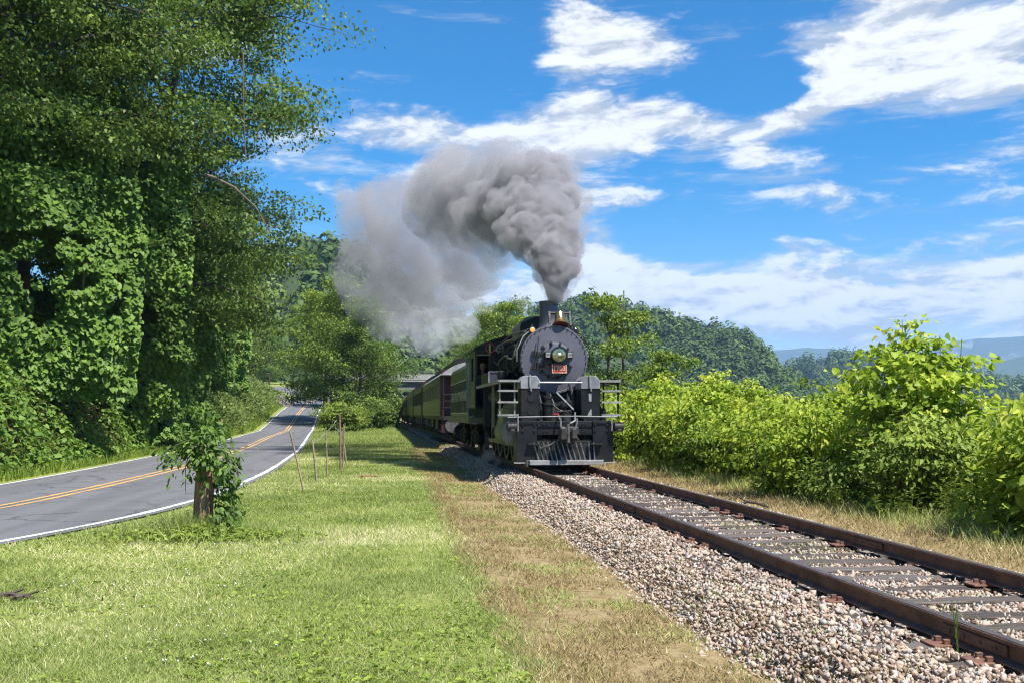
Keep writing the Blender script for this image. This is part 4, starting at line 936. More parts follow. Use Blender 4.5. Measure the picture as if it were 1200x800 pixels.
def leaves(name, P, dirs, nrm, size, tpl, tint):
    V0, F0 = tpl; n = len(P); k = len(V0)
    M = orient(n, dirs, nrm)
    V = np.einsum('nij,kj->nki', M, V0) * np.asarray(size)[:, None, None] + P[:, None, :]
    f = np.array(F0); L = (np.arange(n)[:, None, None] * k + f[None]).reshape(-1)
    return npmesh(name, V.reshape(-1, 3), L, f.shape[1], attr=np.repeat(tint, k))
def unit(v): return v / np.maximum(np.linalg.norm(v, axis=-1, keepdims=True), 1e-6)

def grow_tree(seed, Ht, Rc, nlimb, nsub, ntwig, per, leaf, tpl=LEAF_S, base=0.25, droop=0.3, trunk_r=0.28, sigma=0.34, lean=(0, 0), spread=1.0, upward=0.55, shape=0.75, flat=0.34):
    """returns (trunk MB, leaf mesh); origin at the base of the trunk"""
    r = np.random.default_rng(seed); mb = MB()
    tp = [np.array([0, 0, -0.4])]
    for i in range(1, 9):
        f = i / 8; tp.append(np.array([lean[0] * f * f + r.normal() * 0.12 * f, lean[1] * f * f + r.normal() * 0.12 * f, Ht * 0.93 * f]))
    mb.tube(tp, trunk_r, 8, r2=0.03)
    ctr = []
    for i in range(nlimb):
        f = base + (0.97 - base) * ((i + r.random()) / nlimb)
        k = f * 8; a = int(min(k, 7)); p0 = tp[a] + (tp[a + 1] - tp[a]) * (k - a)
        az_ = i * 2.399 + r.normal() * 0.35
        env = (math.sin(math.pi * (0.12 + 0.88 * (f - base) / (1 - base))) ** shape) * Rc * r.uniform(0.75, 1.12) + 0.3
        el_ = upward * r.uniform(0.4, 1.3) * (0.4 + f)
        d = np.array([math.cos(az_) * math.cos(el_), math.sin(az_) * math.cos(el_), math.sin(el_)])
        pts = [p0]
        for j in range(1, 5):
            q = j / 4; pts.append(p0 + d * env * q + np.array([0, 0, -droop * env * 0.35 * q * q]) + r.normal(size=3) * 0.05 * env * q)
        mb.tube(pts, max(0.03, trunk_r * 0.42 * (1 - f * 0.7)), 5, r2=0.012, caps=False)
        for s in range(nsub):
            q = 0.25 + 0.75 * (s + r.random()) / nsub; k = q * 4; a = int(min(k, 3)); sp = pts[a] + (pts[a + 1] - pts[a]) * (k - a)
            sd = unit(d * 0.6 + r.normal(size=3) * np.array([0.9, 0.9, 0.5]) * spread); sl = env * r.uniform(0.18, 0.40) * (1.2 - 0.4 * q)
            e = sp + sd * sl + np.array([0, 0, -droop * sl * 0.4])
            if r.random() < 0.7: mb.tube([sp, (sp + e) / 2 + r.normal(size=3) * 0.04, e], 0.022, 4, r2=0.006, caps=False)
            for w in range(ntwig):
                c = sp + (e - sp) * r.uniform(0.25, 1.1) + r.normal(size=3) * sl * 0.22
                ctr.append((c, sd))
    C = np.array([c[0] for c in ctr]); D = np.array([c[1] for c in ctr]); n = len(C)
    Pn = np.repeat(C, per, 0) + r.normal(size=(n * per, 3)) * sigma * np.array([1.2, 1.2, flat]) * np.repeat(r.uniform(0.6, 1.35, (n, 1)), per, 0)
    dirs = unit(np.repeat(D, per, 0) * 0.6 + r.normal(size=(n * per, 3)) * 0.7 + np.array([0, 0, -droop]))
    nrm = unit(r.normal(size=(n * per, 3)) * 0.55 + np.array([0, 0, 1.0]))
    size = leaf * r.uniform(0.65, 1.25, n * per)
    tint = np.clip(np.repeat(r.normal(0.45, 0.19, n), per) + r.normal(0, 0.11, n * per) + 0.18 * (Pn[:, 2] / Ht - 0.5), 0, 1)
    return mb, leaves('crown', Pn, dirs, nrm, size, tpl, tint)

BARK = pbr('bark', (0.085, 0.065, 0.048), 0.9, 0, color2=(0.045, 0.036, 0.028), scale=4, bump=0.6, bscale=18)
LF_OAK = leafmat('oak_leaves', (0.058, 0.108, 0.026), (0.175, 0.265, 0.052), (0.35, 0.44, 0.08))
LF_LIGHT = leafmat('locust_leaves', (0.10, 0.16, 0.028), (0.25, 0.34, 0.05), (0.42, 0.50, 0.075), trans=0.35)
LF_PALE = leafmat('pale_leaves', (0.095, 0.145, 0.035), (0.23, 0.30, 0.075), (0.36, 0.42, 0.12), trans=0.35)
LF_KUDZU = leafmat('kudzu_leaves', (0.068, 0.135, 0.026), (0.20, 0.325, 0.05), (0.37, 0.49, 0.075), trans=0.32)
LF_BUSH = leafmat('bush_leaves', (0.16, 0.26, 0.03), (0.45, 0.57, 0.055), (0.74, 0.76, 0.12), trans=0.5)
LF_VINE = leafmat('vine_leaves', (0.06, 0.115, 0.026), (0.155, 0.255, 0.045), (0.28, 0.40, 0.06))

PROT = {}
def tree_proto(key, mat, **kw):
    mb, me = grow_tree(**kw); me.materials.append(mat)
    tm = mb.mesh('trunk', 1.0); tm.materials.append(BARK)
    PROT[key] = (tm, me)
tree_proto('tall', LF_OAK, seed=1, Ht=21, Rc=7.0, nlimb=28, nsub=9, ntwig=3, per=58, leaf=0.20, base=0.30, droop=0.5, trunk_r=0.42, sigma=0.44, shape=0.5)
tree_proto('airy', LF_OAK, seed=2, Ht=24, Rc=8.3, nlimb=30, nsub=9, ntwig=3, per=60, leaf=0.195, base=0.26, droop=0.6, trunk_r=0.40, sigma=0.46, lean=(2.4, -0.6), upward=0.35, shape=0.45)
tree_proto('broad', LF_LIGHT, seed=3, Ht=15, Rc=5.6, nlimb=22, nsub=8, ntwig=4, per=26, leaf=0.26, base=0.16, droop=0.35, trunk_r=0.26, sigma=0.42, shape=0.55)
tree_proto('round', LF_PALE, seed=4, Ht=13, Rc=5.0, nlimb=22, nsub=8, ntwig=4, per=26, leaf=0.26, base=0.10, droop=0.3, trunk_r=0.22, sigma=0.42, shape=0.5)
tree_proto('slim', LF_LIGHT, seed=5, Ht=8.5, Rc=2.6, nlimb=16, nsub=6, ntwig=3, per=24, leaf=0.19, base=0.22, droop=0.25, trunk_r=0.11, sigma=0.24, spread=0.8)
tree_proto('deep', LF_OAK, seed=6, Ht=14, Rc=5.2, nlimb=22, nsub=8, ntwig=4, per=28, leaf=0.24, base=0.08, droop=0.4, trunk_r=0.24, sigma=0.42, shape=0.5)
def tree(name, key, x, y, label, s=1.0, rz=0.0, group=None, z=None, sz=None, mat=None):
    tm, me = PROT[key]
    z = float(H(x, y)) if z is None else z
    o = empty(name, (x, y, z - 0.1), rz); o.scale = (s, s, sz if sz else s); tag(o, label, 'tree', group)
    link('trunk', tm, None, o)
    c = link('crown', me, None, o)
    if mat is not None:
        c.material_slots[0].link = 'OBJECT'; c.material_slots[0].material = mat
    return o

# trees on the left bank and beyond
GB = 'trees on the bank left of the road'
tree('broadleaf_tree', 'airy', -10.5, 46.5, 'tall dark broadleaf tree with long limbs hanging over the road', 1.06, 0.2, GB)
tree('broadleaf_tree', 'tall', -10.7, 53.5, 'leafy tree leaning out beneath the overhanging tree', 0.80, 1.9, GB)
tree('broadleaf_tree', 'airy', -11.2, 51.0, 'tall tree intertwined with the overhanging tree', 0.98, 5.9, GB)
tree('broadleaf_tree', 'tall', -13.2, 37.5, 'tall leafy tree above the vine covered bank at the road', 0.95, 1.1, GB)
tree('broadleaf_tree', 'tall', -13.6, 41.0, 'dense leafy tree between the bank hollow and the overhanging tree', 0.80, 2.3, GB)
tree('broadleaf_tree', 'tall', -13.6, 31.0, 'dark leafy tree rising behind the kudzu curtain', 0.9, 4.0, GB)
tree('broadleaf_tree', 'tall', -18.0, 42.0, 'tall tree at the back of the bank', 1.05, 5.2, GB)
tree('broadleaf_tree', 'deep', -14.5, 57.0, 'dark rounded tree on the bank past the overhanging tree', 0.85, 0.2, GB)
tree('broadleaf_tree', 'round', -14.6, 67.0, 'pale green rounded tree where the road starts to bend', 0.95, 3.3, GB)
tree('broadleaf_tree', 'round', -14.2, 82.0, 'pale leafy tree beside the bending road', 1.12, 1.0, GB)
tree('broadleaf_tree', 'broad', -17.5, 98.0, 'light green spreading tree farther along the bank', 1.0, 2.0, GB)
tree('broadleaf_tree', 'round', -18.5, 118.0, 'pale tree on the far part of the bank', 1.15, 4.4, GB)
tree('broadleaf_tree', 'deep', -20.5, 140.0, 'dark tree near the end of the bank', 1.0, 5.6, GB)
tree('broadleaf_tree', 'round', -25.0, 165.0, 'pale tree at the far rocky end of the bank', 1.0, 0.7, GB)
GF = 'trees at the far bend of the road'
random.seed(3)
fl = ['light green tree behind the grass field at the road bend', 'dark tree behind the grass field at the road bend', 'pale tree behind the grass field at the road bend']
ORD = ['first', 'second', 'third', 'fourth', 'fifth', 'sixth', 'seventh', 'eighth', 'ninth', 'tenth', 'eleventh', 'twelfth', 'thirteenth', 'fourteenth']
for i, (x, y, k) in enumerate([(-62, 245, 2), (-52, 252, 1), (-42, 246, 0), (-34, 256, 2), (-26, 248, 1), (-18, 255, 0), (-10, 250, 2), (-70, 262, 1), (-47, 268, 0), (-30, 272, 1), (-14, 268, 0), (-3, 258, 1)]):
    tree('broadleaf_tree', ['broad', 'deep', 'round'][k], x, y, fl[k] + ', %s from the rocks' % ORD[i], random.uniform(0.95, 1.3), random.uniform(0, 6), GF)
tree('broadleaf_tree', 'broad', -3.9, 112, 'large light green tree standing between the road and the railway', 1.08, 0.5)
tree('broadleaf_tree', 'deep', -2.0, 108, 'dense dark tree crowded against the large light green tree', 0.92, 0.9)
tree('broadleaf_tree', 'broad', -6.2, 119, 'light green tree on the road side of the large roadside tree', 1.0, 3.1)
tree('broadleaf_tree', 'deep', -0.6, 122, 'darker rounded tree beside the railway near the overpass', 0.72, 2.5)
tree('broadleaf_tree', 'broad', -7.6, 150, 'light green tree on the slope behind the large roadside tree', 0.85, 4.1)
tree('slim_tree', 'slim', 11.3, 50, 'slim light green tree rising behind the locomotive beside a dead snag', 0.98, 0.3)
tree('slim_tree', 'slim', 13.2, 47, 'second slim tree growing beside the dead snag', 0.8, 2.0)
tree('broadleaf_tree', 'broad', 9.0, 74, 'light green tree beside the coaches behind the tender', 0.68, 1.2)
tree('broadleaf_tree', 'broad', 11.5, 88, 'light green tree farther back along the far side of the train', 0.72, 3.7)
tree('broadleaf_tree', 'round', 9.5, 104, 'pale tree on the far side of the train toward the overpass', 0.75, 5.0)
tree('broadleaf_tree', 'deep', 11.0, 124, 'dark tree on the far side of the train at the overpass', 0.8, 5.5)
tree('broadleaf_tree', 'deep', 14, 62, 'dark bushy tree behind the slim trees', 0.48, 1.5)
# dead snag
mb = MB(); mb.tube([(0, 0, -.3), (0.05, 0, 3), (-0.04, 0.02, 6), (0.05, 0, 8.9)], 0.11, 7, r2=0.03)
for z, a, l in ((6.2, 0.6, .9), (6.9, 2.9, .7), (7.6, 0.2, .8), (8.1, 3.4, .5), (5.4, 3.2, 1.0)):
    mb.tube([(0, 0, z), (math.cos(a) * l * .4, math.sin(a) * l * .4, z + l * .3), (math.cos(a) * l * .6, math.sin(a) * l * .6, z + l)], 0.035, 5, r2=0.01)
sn = mb.build('dead_tree', pbr('dead_wood', (0.14, 0.10, 0.075), 0.9, color2=(0.07, 0.05, 0.04)), loc=(12.3, 51, float(H(12.3, 51))))
tag(sn, 'bare dead tree snag standing among the trees behind the locomotive', 'dead tree')

# ------------------------------------------------------------------ bushes on the right of the track
def grow_bush(seed, Ht, Rc, nstem, ncl, per, leaf, tpl=LEAF_O, sigma=0.20):
    r = np.random.default_rng(seed); mb = MB(); ctr = []; fr = []
    for i in range(nstem):
        az_ = i * 2.4 + r.normal() * 0.3; rad = Rc * math.sqrt((i + 0.5) / nstem) * r.uniform(0.8, 1.1)
        top = np.array([math.cos(az_) * rad, math.sin(az_) * rad, Ht * (1 - 0.35 * (rad / Rc) ** 2) * r.uniform(0.82, 1.08)])
        b = np.array([top[0] * 0.35, top[1] * 0.35, -0.1]); mid = (b + top) / 2 + np.array([top[0] * .12, top[1] * .12, 0.1]) + r.normal(size=3) * 0.06
        mb.tube([b, mid, top], 0.018, 5, r2=0.005, caps=False)
        for j in range(ncl):
            q = 0.08 + 0.92 * (j + r.random()) / ncl
            p = (1 - q) ** 2 * b + 2 * q * (1 - q) * mid + q * q * top
            off = r.normal(size=3) * np.array([0.26, 0.26, 0.1]) * Rc / 1.5
            ctr.append(p + off); fr.append(q)
            if r.random() < 0.35: mb.tube([p, p + off], 0.006, 3, r2=0.003, caps=False)
    C = np.array(ctr); fr = np.array(fr); n = len(C)
    P = np.repeat(C, per, 0) + r.normal(size=(n * per, 3)) * sigma * np.array([1.25, 1.25, 0.36])
    out_ = unit(P * np.array([1, 1, 0.0]) + 1e-3)
    dirs = unit(out_ * 0.7 + r.normal(size=P.shape) * 0.6 + np.array([0, 0, -0.45]))
    nrm = unit(out_ * 0.45 + r.normal(size=P.shape) * 0.42 + np.array([0, 0, 0.9]))
    size = leaf * r.uniform(0.6, 1.3, n * per)
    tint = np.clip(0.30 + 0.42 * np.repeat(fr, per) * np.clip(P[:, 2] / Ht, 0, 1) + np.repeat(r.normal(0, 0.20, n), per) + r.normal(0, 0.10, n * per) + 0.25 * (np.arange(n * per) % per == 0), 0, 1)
    keep = P[:, 2] > 0.03
    return mb, leaves('foliage', P[keep], dirs[keep], nrm[keep], size[keep], tpl, tint[keep])
BUSH = []
for k, kw in enumerate([dict(Ht=2.3, Rc=1.45, nstem=26, ncl=8, per=34, leaf=0.14, sigma=.17), dict(Ht=2.1, Rc=1.3, nstem=24, ncl=7, per=36, leaf=0.12, sigma=.15), dict(Ht=2.5, Rc=1.2, nstem=22, ncl=8, per=32, leaf=0.16, sigma=.17), dict(Ht=1.3, Rc=1.05, nstem=20, ncl=6, per=22, leaf=0.11), dict(Ht=3.5, Rc=1.15, nstem=18, ncl=15, per=30, leaf=0.125, tpl=LEAF_H, sigma=.16), dict(Ht=2.3, Rc=1.15, nstem=20, ncl=8, per=24, leaf=0.165, sigma=.19)]):
    mb, me = grow_bush(60 + k, **kw); me.materials.append(LF_BUSH); sm = mb.mesh('stems', 1.0); sm.materials.append(BARK); BUSH.append((sm, me))
LF_BUSH2 = leafmat('hedge_leaves', (0.12, 0.21, 0.03), (0.34, 0.47, 0.06), (0.58, 0.65, 0.10), trans=0.5)
GR = 'bushes along the far side of the track'
def bush(k, x, y, s, label, rz=0.0, sz=None, group=GR, mat=None, z=None):
    o = empty('bush', (x, y, (float(H(x, y)) if z is None else z) - 0.03), rz); o.scale = (s, s, sz or s); tag(o, label, 'bush', group)
    link('stems', BUSH[k][0], None, o); f = link('foliage', BUSH[k][1], None, o)
    if mat is not None: f.material_slots[0].link = 'OBJECT'; f.material_slots[0].material = mat
    return o
bl = 'dense yellow green leafy bush in the hedge beside the track'
bb = 'leafy bush in the rear rank of the trackside hedge'
bush(4, 9.75, 17.6, 0.98, 'tall upright leafy sapling standing above the trackside hedge', 0.7)
bush(5, 8.75, 12.5, 0.84, 'large leaved bush with drooping leaves at the front of the hedge', 1.2)
bush(0, 9.9, 13.6, 0.86, 'broad leafy bush just behind the drooping large leaved bush', 0.4)
bush(1, 10.6, 11.9, 0.9, 'leafy bush beside and behind the drooping large leaved bush', 2.2)
bush(2, 10.9, 15.3, 0.86, 'leafy bush behind the shaggy bush with dead twigs', 4.0)
bush(0, 9.0, 16.2, 0.78, 'shaggy bush with dead twigs at the foot of the tall sapling', 3.0, mat=LF_LIGHT)
bush(1, 8.35, 19.6, 0.95, 'rounded bush standing forward of the hedge next to the weeds', 1.0)
bush(3, 8.25, 17.6, 0.72, 'low bush between the rounded forward bush and the weeds', 0.0, mat=LF_LIGHT)
bush(0, 10.2, 20.2, 0.92, 'leafy bush between the tall sapling and the rounded forward bush', 5.1)
for i, (k, x, y, s) in enumerate([(0, 9.3, 23.0, .97), (1, 8.95, 25.6, 1.02), (0, 8.9, 28.2, .98), (2, 9.1, 31.0, .92), (1, 8.9, 33.8, 1.05), (0, 8.8, 37.2, 1.05), (2, 9.0, 41, 1.0), (1, 9.1, 45, 1.1), (0, 9.2, 50, 1.15)]):
    bush(k, x + [0, -.35, .3, -.2, .35, -.3, .2, 0, 0][i], y, s * [1.0, .86, 1.05, .9, 1.08, .92, 1, 1, 1][i], 'dense yellow green hedge bush, %s from the rounded forward bush along the track' % ORD[i], i * 1.3, sz=s * [1, .9, 1.1, .95, 1.15, .9, 1, 1, 1][i], mat=[None, LF_BUSH2, None, LF_BUSH2, None, LF_BUSH2, None, None, None][i])
for i, (k, x, y, s) in enumerate([(2, 10.9, 24.5, 1.0), (0, 11.0, 27.6, 1.08), (1, 11.2, 31.5, 1.15), (0, 11.4, 35, 1.15), (2, 12.5, 20.0, 1.0), (1, 12.4, 17.0, 1.05), (0, 13.2, 24, 1.2), (2, 13.0, 14.2, 1.0), (0, 11.5, 40, 1.25), (1, 11.6, 57, 1.5), (0, 10, 62, 1.4)]):
    bush(k, x, y, s, 'leafy bush in the rear rank of the hedge, %s behind the yellow green bushes' % ORD[i], i * 2.1 + 1, mat=LF_BUSH2 if i % 2 else LF_LIGHT)
for i, (x, y, s) in enumerate([(9.6, 25.2, .74), (9.3, 27.0, .80), (10.0, 30.2, .86), (10.3, 22.0, .70), (9.5, 34.5, .9), (12.0, 18.3, .72), (11.2, 13.6, .66)]):
    bush(4, x, y, s, 'upright leafy shoot rising above the hedge, %s along from the tall sapling' % ORD[i], i * 0.9)
# bushes between road and track
bush(0, -3.3, 88, 1.25, 'rounded light green shrub on the lawn at the foot of the large roadside tree', 0.5, group='shrubs between road and railway', mat=LF_LIGHT)
bush(1, -2.2, 91, 1.15, 'lighter shrub at the road edge beside the rounded shrub', 1.5, group='shrubs between road and railway', mat=LF_LIGHT)
bush(1, -0.8, 104, 1.6, 'dark shrub under the large roadside tree', 2.5, group='shrubs between road and railway', mat=LF_OAK)
bush(2, 0.9, 116, 1.6, 'dark shrub close to the railway near the overpass', 3.5, group='shrubs between road and railway', mat=LF_OAK)
bush(0, -3.2, 118, 1.7, 'dark shrub behind the large roadside tree', 4.5, group='shrubs between road and railway', mat=LF_OAK)
bush(0, 0.6, 132, 1.9, 'shrub beside the railway below the overpass', 5.5, group='shrubs between road and railway', mat=LF_OAK)

# tall weeds at the foot of the hedge: upright stalks with narrow leaves
def weed_mesh(seed, n, Ht, leaf):
    r = np.random.default_rng(seed); P = []; D = []; T = []; mb = MB()
    for i in range(n):
        b = np.array([r.normal() * .22, r.normal() * .22, 0]); h = Ht * r.uniform(.55, 1.1); tip = b + np.array([r.normal() * .14, r.normal() * .14, h]); mb.tube([b, (b + tip) / 2 + r.normal(size=3) * .015, tip], 0.006, 4, r2=0.002, caps=False)
        for j in range(int(h / 0.028)):
            q = 0.12 + 0.88 * r.random(); a = r.random() * 6.28; P.append(b + (tip - b) * q); D.append((math.cos(a), math.sin(a), 0.35)); T.append(.35 + .5 * q * r.random())
    P = np.array(P); D = unit(np.array(D)); nrm = unit(np.array([[0, 0, 1.0]]) + r.normal(size=P.shape) * .2)
    tp = (np.array([(0, 0, 0), (0.07, .4, .01), (0, 1, -.12), (-.07, .4, .01)]), [(0, 1, 2, 3)])
    return mb, leaves('foliage', P, D, nrm, leaf * r.uniform(.6, 1.2, len(P)), tp, np.array(T))
WEED = []
for k in range(3):
    mb, me = weed_mesh(80 + k, 14, 0.8, 0.13); me.materials.append(LF_LIGHT); sm = mb.mesh('stalks'); sm.materials.append(LF_LIGHT); WEED.append((sm, me))
for i, (x, y, s) in enumerate([(8.15, 15.9, 1.0), (8.5, 16.5, 1.15), (8.05, 15.2, .7), (8.9, 15.4, 1.1), (8.6, 14.5, .8), (8.1, 21.6, .5), (8.3, 14.0, .55), (8.0, 18.4, .5), (8.4, 22.6, .55), (7.9, 17.0, .55), (8.0, 24.5, .5), (8.0, 27, .6), (8.2, 30, .7), (7.8, 33, .8)]):
    o = empty('weed_clump', (x, y, float(H(x, y))), i * 1.7); o.scale = (s, s, s)
    tag(o, 'narrow leaved weed clump at the foot of the hedge, %s in the row' % ORD[i], 'weeds', 'weed clumps below the hedge')
    link('stalks', WEED[i % 3][0], None, o); link('foliage', WEED[i % 3][1], None, o)

# ------------------------------------------------------------------ kudzu and undergrowth on the left bank
def bank_pts(n, seed, y0, y1, d0, d1):
    r = np.random.default_rng(seed)
    y = y0 + (y1 - y0) * r.random(n) ** 1.2; d = d0 + (d1 - d0) * r.random(n)
    x = roadL(y) - d; z = H(x, y); e = 0.15
    nx_ = -(H(x + e, y) - H(x - e, y)) / (2 * e); ny_ = -(H(x, y + e) - H(x, y - e)) / (2 * e)
    return np.stack([x, y, z], -1), unit(np.stack([nx_, ny_, np.ones(n)], -1)), d, r
P, N, d, r = bank_pts(60000, 91, 20, 76, 0.7, 8.0)
hump = 0.75 * fbm2(P[:, 0] * 1.3, P[:, 1], 0.75, 41, 3) ** 1.5 * 1.6
hollow = np.exp(-((P[:, 1] - 37.5) / 4.2) ** 2) * smooth01((P[:, 2] - 2.2) / 1.2) * (1 - smooth01((P[:, 2] - 6.8) / 1.0))
keep = r.random(len(P)) > hollow * 0.9
P, N, d, hump = P[keep], N[keep], d[keep], hump[keep]
n = len(P)
Pk = P + N * (hump * smooth01(d / 2.2))[:, None] + N * (r.random(n) ** 2 * 0.22)[:, None] + r.normal(size=(n, 3)) * 0.05
down = unit(np.stack([N[:, 0], N[:, 1], -0.5 * np.ones(n)], -1) + r.normal(size=(n, 3)) * 0.55)
nk = unit(N * 0.8 + r.normal(size=(n, 3)) * 0.38 + np.array([0, 0, 0.45]))
tint = np.clip(0.42 + 0.5 * (fbm2(P[:, 1], P[:, 2], 0.5, 7, 3) - 0.5) + r.normal(0, 0.17, n), 0, 1)
me = leaves('kudzu', Pk, down, nk, 0.155 * r.uniform(0.55, 1.25, n), LEAF_H, tint)
tag(link('kudzu', me, LF_KUDZU), 'kudzu leaves blanketing the steep bank beside the road', 'vine', kind='stuff')

def curtain(seed, cx, cy, z0, z1, hw, n, label, facing=(0.75, -0.66)):
    """kudzu hanging in shingled strands over a lumpy tree shape"""
    r = np.random.default_rng(seed); f = np.array(facing); tn = np.array([-f[1], f[0]])
    ns = 46; u = r.uniform(-1, 1, ns); st = []
    uu = r.uniform(-1, 1, n); zz = z0 + (z1 - z0) * r.random(n)
    prof_ = np.sqrt(np.clip(1 - (uu * 0.95) ** 2, 0.02, 1)) * (0.55 + 0.45 * np.sin(math.pi * np.clip((zz - z0) / (z1 - z0) * 0.8 + 0.15, 0, 1)))
    lump = (fbm2(uu * hw, zz, 0.55, seed, 3) - 0.5) * 2.4
    dep = prof_ * hw * 0.75 + lump + r.normal(size=n) * 0.12
    xy = np.array([cx, cy]) + uu[:, None] * hw * tn + dep[:, None] * f
    Pc = np.stack([xy[:, 0], xy[:, 1], zz], -1)
    keep = fbm2(uu * hw, zz, 0.8, seed + 9, 3) > 0.30
    Pc = Pc[keep]; n2 = len(Pc); fo = np.array([f[0], f[1], 0])
    dirs = unit(fo * 0.55 + np.array([0, 0, -0.75]) + r.normal(size=(n2, 3)) * 0.38)
    nrm = unit(fo * 0.75 + np.array([0, 0, 0.6]) + r.normal(size=(n2, 3)) * 0.3)
    tint = np.clip(0.40 + 0.5 * (fbm2(uu[keep] * hw, zz[keep], 0.6, seed + 3, 3) - 0.5) + r.normal(0, 0.15, n2), 0, 1)
    o = link('kudzu_curtain', leaves('kudzu_curtain', Pc, dirs, nrm, 0.20 * r.uniform(0.6, 1.2, n2), LEAF_H, tint), LF_KUDZU)
    tag(o, label, 'vine', 'kudzu curtains over the bank trees', kind='stuff'); return o
def cpos(px, D): q = at(px, 484, D); return float(q[0]), float(q[1])
for sd, px, D, z0, z1, hw, n_, lab in ((101, 40, 34.6, 2.2, 9.8, 3.2, 14000, 'heavy curtain of kudzu leaves draped down the bank at the road'), (102, 118, 40.0, 6.4, 12.5, 3.0, 9000, 'kudzu leaves hanging above the dark hollow in the bank'),
        (103, 165, 47.5, 3.2, 12.0, 3.2, 14000, 'kudzu leaves climbing the overhanging tree'), (104, 205, 58.5, 3.6, 9.5, 3.0, 8000, 'kudzu leaves over the bank past the overhanging tree'), (105, 238, 69.0, 3.2, 8.5, 2.8, 7000, 'kudzu leaves over the bank where the road bends'), (106, 75, 40.0, 8.5, 14.5, 3.0, 7000, 'kudzu leaves high in the tree above the kudzu curtain'), (107, 192, 52.5, 2.2, 9.5, 2.2, 6500, 'kudzu column wrapped round the leaning tree'), (108, 163, 44.9, 0.6, 9.5, 2.0, 7000, 'kudzu column wrapped round the trunk of the overhanging tree'), (109, 20, 36.0, 7.0, 13.0, 3.0, 8000, 'kudzu hung across the trunks above the kudzu curtain')):
    cx_, cy_ = cpos(px, D); curtain(sd, cx_, cy_, z0, z1, hw, n_, lab, (0.5, -0.866))
# hanging vine stems
VINE = pbr('vine_stem', (0.19, 0.15, 0.11), 0.85, color2=(0.11, 0.085, 0.06))
for i, (pts, D) in enumerate([([(160, 320), (158, 380), (152, 430), (156, 465)], 37.0), ([(98, 300), (96, 350), (105, 380)], 34.0), ([(285, 62), (285, 120), (288, 190)], 41.0), ([(75, 360), (95, 352), (108, 390)], 34.2), ([(240, 205), (275, 222), (300, 245), (318, 275)], 41.0)]):
    W_ = [at(a, b, D + 0.15 * j) for j, (a, b) in enumerate(pts)]
    Q = [np.array(W_[0])]
    for a, b in zip(W_[:-1], W_[1:]):
        for q in (0.33, 0.66, 1.0): Q.append(a + (b - a) * q + np.random.default_rng(i).normal(size=3) * 0.05)
    mb = MB(); mb.tube(Q, 0.035 if i < 4 else 0.06, 6, r2=0.018)
    tag(mb.build('hanging_vine', VINE), ['long bare vine hanging in the dark hollow of the bank', 'bare vine hanging beside the kudzu curtain', 'thin straight vine hanging from the overhanging tree', 'crooked bare vine stem across the dark hollow', 'bare pale branch curving out of the overhanging tree'][i], 'vine')
# brush in the dark hollow and tall grass along the bank foot
P, N, d, r = bank_pts(9000, 95, 33, 43, 2.0, 7.5)
n = len(P); dirs = unit(N * 0.5 + r.normal(size=(n, 3)) * 0.6 + np.array([0, 0, -.3])); tp = (np.array([(0, 0, 0), (.10, .4, .02), (0, 1, -.08), (-.10, .4, .02)]), [(0, 1, 2, 3)])
me = leaves('brush', P + N * (r.random(n) * .5)[:, None], dirs, unit(N + r.normal(size=(n, 3)) * .5), 0.26 * r.uniform(.5, 1.2, n), tp, np.clip(r.normal(.35, .2, n), 0, 1))
tag(link('bank_brush', me, leafmat('dry_brush', (0.045, 0.035, 0.015), (0.075, 0.085, 0.022), (0.12, 0.14, 0.03))), 'brownish brush and dead stems in the hollow of the bank', 'brush', kind='stuff')
for sd, y0, y1, d0, d1, nn, hh, lab in ((97, 60, 150, 0.5, 6.0, 26000, 0.55, 'tall grass and weeds on the slope beside the bending road'), (98, 19, 62, 0.35, 1.6, 14000, 0.26, 'grass fringe along the foot of the kudzu bank')):
    P, N, d, r = bank_pts(nn, sd, y0, y1, d0, d1); n = len(P)
    dirs = unit(np.array([0, 0, 1.0]) + r.normal(size=(n, 3)) * 0.35); tp = (np.array([(-.05, 0, 0), (.05, 0, 0), (.03, .55, .04), (0, 1, .16)]), [(0, 1, 2, 3)])
    me = leaves('grass', P, dirs, unit(r.normal(size=(n, 3)) * np.array([1, 1, .2])), hh * r.uniform(.5, 1.3, n), tp, np.clip(r.normal(.5, .22, n), 0, 1))
    tag(link('bank_grass', me, LF_LIGHT), lab, 'grass', kind='stuff')
P, N, d, r = bank_pts(34000, 99, 74, 175, 1.5, 10.0); n = len(P)
me = leaves('undergrowth', P + N * (r.random(n) * 1.0 * fbm2(P[:, 0], P[:, 1], .3, 3, 3) * 1.6)[:, None], unit(N * .5 + r.normal(size=(n, 3)) * .7), unit(N + r.normal(size=(n, 3)) * .5 + np.array([0, 0, .5])), 0.34 * r.uniform(.5, 1.3, n), LEAF_S, np.clip(r.normal(.45, .2, n), 0, 1))
tag(link('undergrowth', me, LF_PALE), 'low green undergrowth on the slope above the bending road', 'undergrowth', kind='stuff')
